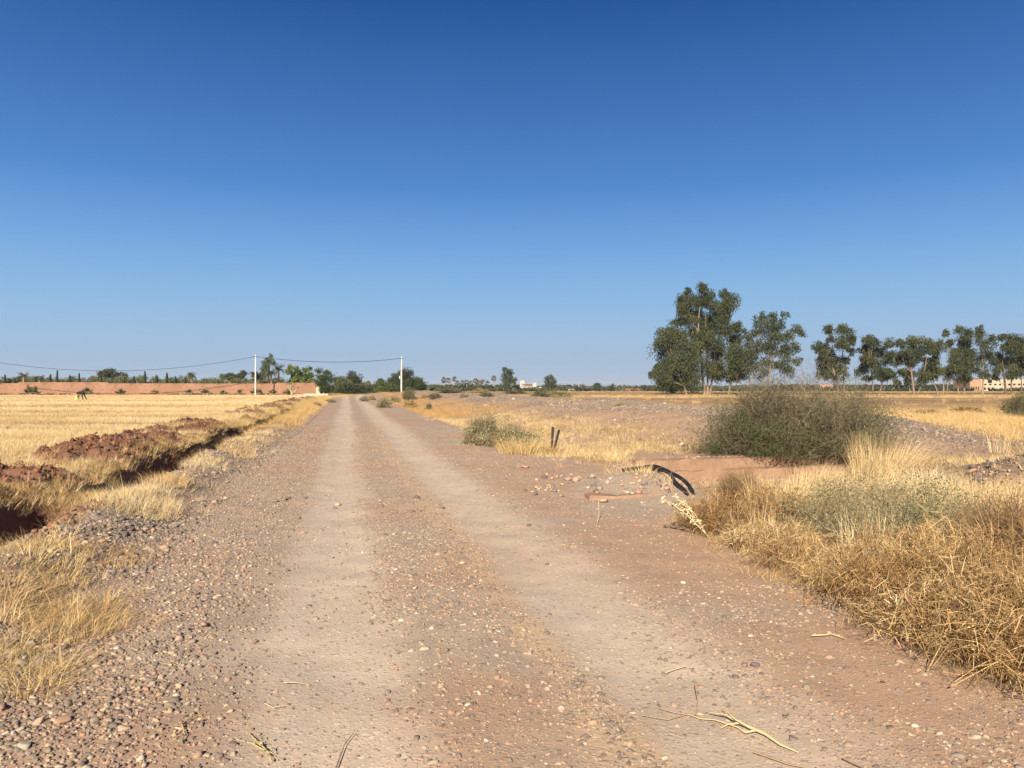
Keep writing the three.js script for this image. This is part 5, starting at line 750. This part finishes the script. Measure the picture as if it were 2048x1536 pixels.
{
  // fallen branch on the right wheel track
  const bc = [0.44, 0.345, 0.185], P = (px, py, h = 0.015) => { const [x, z] = onLevel(px, py, h); return V(x, H(x, z) + h, z); }, line = (a) => a.map(([x, y, h]) => P(x, y, h));
  const t = thing('fallen_branch', 'forked pale yellow dry branch lying on the right wheel track', 'branch'), s = new GB(); s.tube(line([[1596, 1497, 0.012], [1560, 1482, 0.02], [1530, 1462, 0.025], [1500, 1450, 0.03], [1470, 1437, 0.03]]), [0.003, 0.006, 0.008, 0.008, 0.007], 0, bc, 7); part('stem', s.geo(), woodMat, t);
  [[[1500, 1450, 0.03], [1470, 1435, 0.05], [1445, 1408, 0.06]], [[1470, 1437, 0.03], [1450, 1424, 0.04], [1418, 1418, 0.03]], [[1480, 1441, 0.03], [1455, 1444, 0.02], [1440, 1452, 0.012]], [[1510, 1455, 0.03], [1490, 1460, 0.02], [1475, 1450, 0.015], [1430, 1434, 0.015], [1400, 1430, 0.012], [1375, 1420, 0.012]], [[1375, 1420, 0.012], [1350, 1417, 0.01], [1316, 1408, 0.012]], [[1372, 1420, 0.012], [1335, 1432, 0.012], [1285, 1425, 0.012]], [[1390, 1421, 0.012], [1394, 1390, 0.04], [1388, 1356, 0.06]]].forEach((a, k) => { const b = new GB(); b.tube(line(a), k > 3 ? 0.0032 : 0.0055, 0.002, k > 3 ? [0.3, 0.22, 0.13] : bc, 6); part('twig', b.geo(), woodMat, t); });
  const tw = (label, a, rad, col) => { const o = thing('dry_twig', label, 'twig'), b = new GB(); b.tube(line(a), rad, rad * 0.5, col, 6); part('stem', b.geo(), woodMat, o); };
  tw('thin dark twig lying below the fallen branch', [[1506, 1497], [1540, 1508], [1575, 1520], [1620, 1527], [1660, 1536]], 0.004, [0.28, 0.19, 0.11]);
  tw('dark thin twig on the red dirt beyond the fallen branch', [[1684, 1508], [1705, 1518], [1740, 1534]], 0.0035, [0.2, 0.13, 0.08]);
  tw('pale forked twig beside the wiry weeds', [[1622, 1271], [1650, 1270], [1662, 1268], [1690, 1278]], 0.005, [0.46, 0.36, 0.21]);
  tw('small dark twig in the left wheel track', [[672, 1522], [690, 1480], [712, 1454]], 0.0028, [0.2, 0.14, 0.09]);
  tw('short pale straw across the left wheel track', [[568, 1358], [590, 1357], [622, 1361]], 0.003, [0.44, 0.33, 0.19]);
  tw('curled pale straw in the left gravel', [[530, 1405], [548, 1413], [568, 1408]], 0.003, [0.44, 0.33, 0.19]);
  tw('forked pale dead stem standing on the ditch bank', [[144, 1140, 0], [143, 1120, 0.09], [140, 1095, 0.16]], 0.006, [0.55, 0.43, 0.25]);
  tw('thin upright straw near the low channel wall', [[1193, 1052, 0], [1198, 1025, 0.08], [1197, 1000, 0.2]], 0.004, [0.6, 0.45, 0.27]);
  tw('thin grey twig lying far up the middle strip', [[1330, 1336], [1350, 1330], [1372, 1326]], 0.004, [0.5, 0.38, 0.24]);
  // yellow dead sprig at the lower left gravel
  const y = thing('dead_sprig', 'yellowed dead weed sprig lying on the lower gravel', 'weed'), g = new GB(), lf = new GB(), r = rng(911);
  [[[365, 1452], [378, 1440], [400, 1428]], [[365, 1452], [372, 1470], [360, 1490]], [[540, 1500], [505, 1484], [470, 1476]], [[540, 1500], [525, 1488], [500, 1466]], [[545, 1515], [535, 1498], [520, 1480]]].forEach((a) => { const p = line(a); g.tube(p, 0.003, 0.002, [0.44, 0.34, 0.16], 5); for (let k = 0; k < 16; k++) { const q = p[Math.floor(r() * 3)], d = V(gauss(r), Math.abs(gauss(r)) * 0.5, gauss(r)).normalize(); lf.leaf(q.x + gauss(r) * 0.02, q.y + 0.004, q.z + gauss(r) * 0.02, d.x, d.y, d.z, gauss(r) * 0.5, 0.3, gauss(r) * 0.5, 0.022, 0.006, vary(r, [0.58, 0.45, 0.18], 0.15)); } });
  part('stem', g.geo(), woodMat, y); part('leaves', lf.geo(), plantMat, y);
  // crumpled plastic in the ditch
  const [lx, ly, lz] = gp(24, 1096), li = new THREE.Mesh(new THREE.IcosahedronGeometry(1, 4), mat({ color: new THREE.Color().setRGB(0.6, 0.59, 0.57), roughness: 0.5 })), pp = li.geometry.attributes.position; for (let k = 0; k < pp.count; k++) { const v = V(pp.getX(k), pp.getY(k), pp.getZ(k)); v.multiplyScalar(0.6 + 0.8 * Math.abs(fbm(v.x * 3 + 4, v.y * 3 + v.z * 2.2, 3) - 0.5) * 2); pp.setXYZ(k, v.x, v.y * 0.5, v.z); } li.geometry.computeVertexNormals(); li.scale.set(0.11, 0.07, 0.06); li.position.set(lx, ly + 0.03, lz); li.name = 'plastic_bag'; li.castShadow = li.receiveShadow = true; scene.add(tag(li, 'crumpled white plastic bag lying at the ditch', 'litter'));
}

// dry-season dust in the air
scene.fog = new THREE.FogExp2(new THREE.Color(0.72, 0.78, 0.88), 0.00012);
renderer.render(scene, camera);
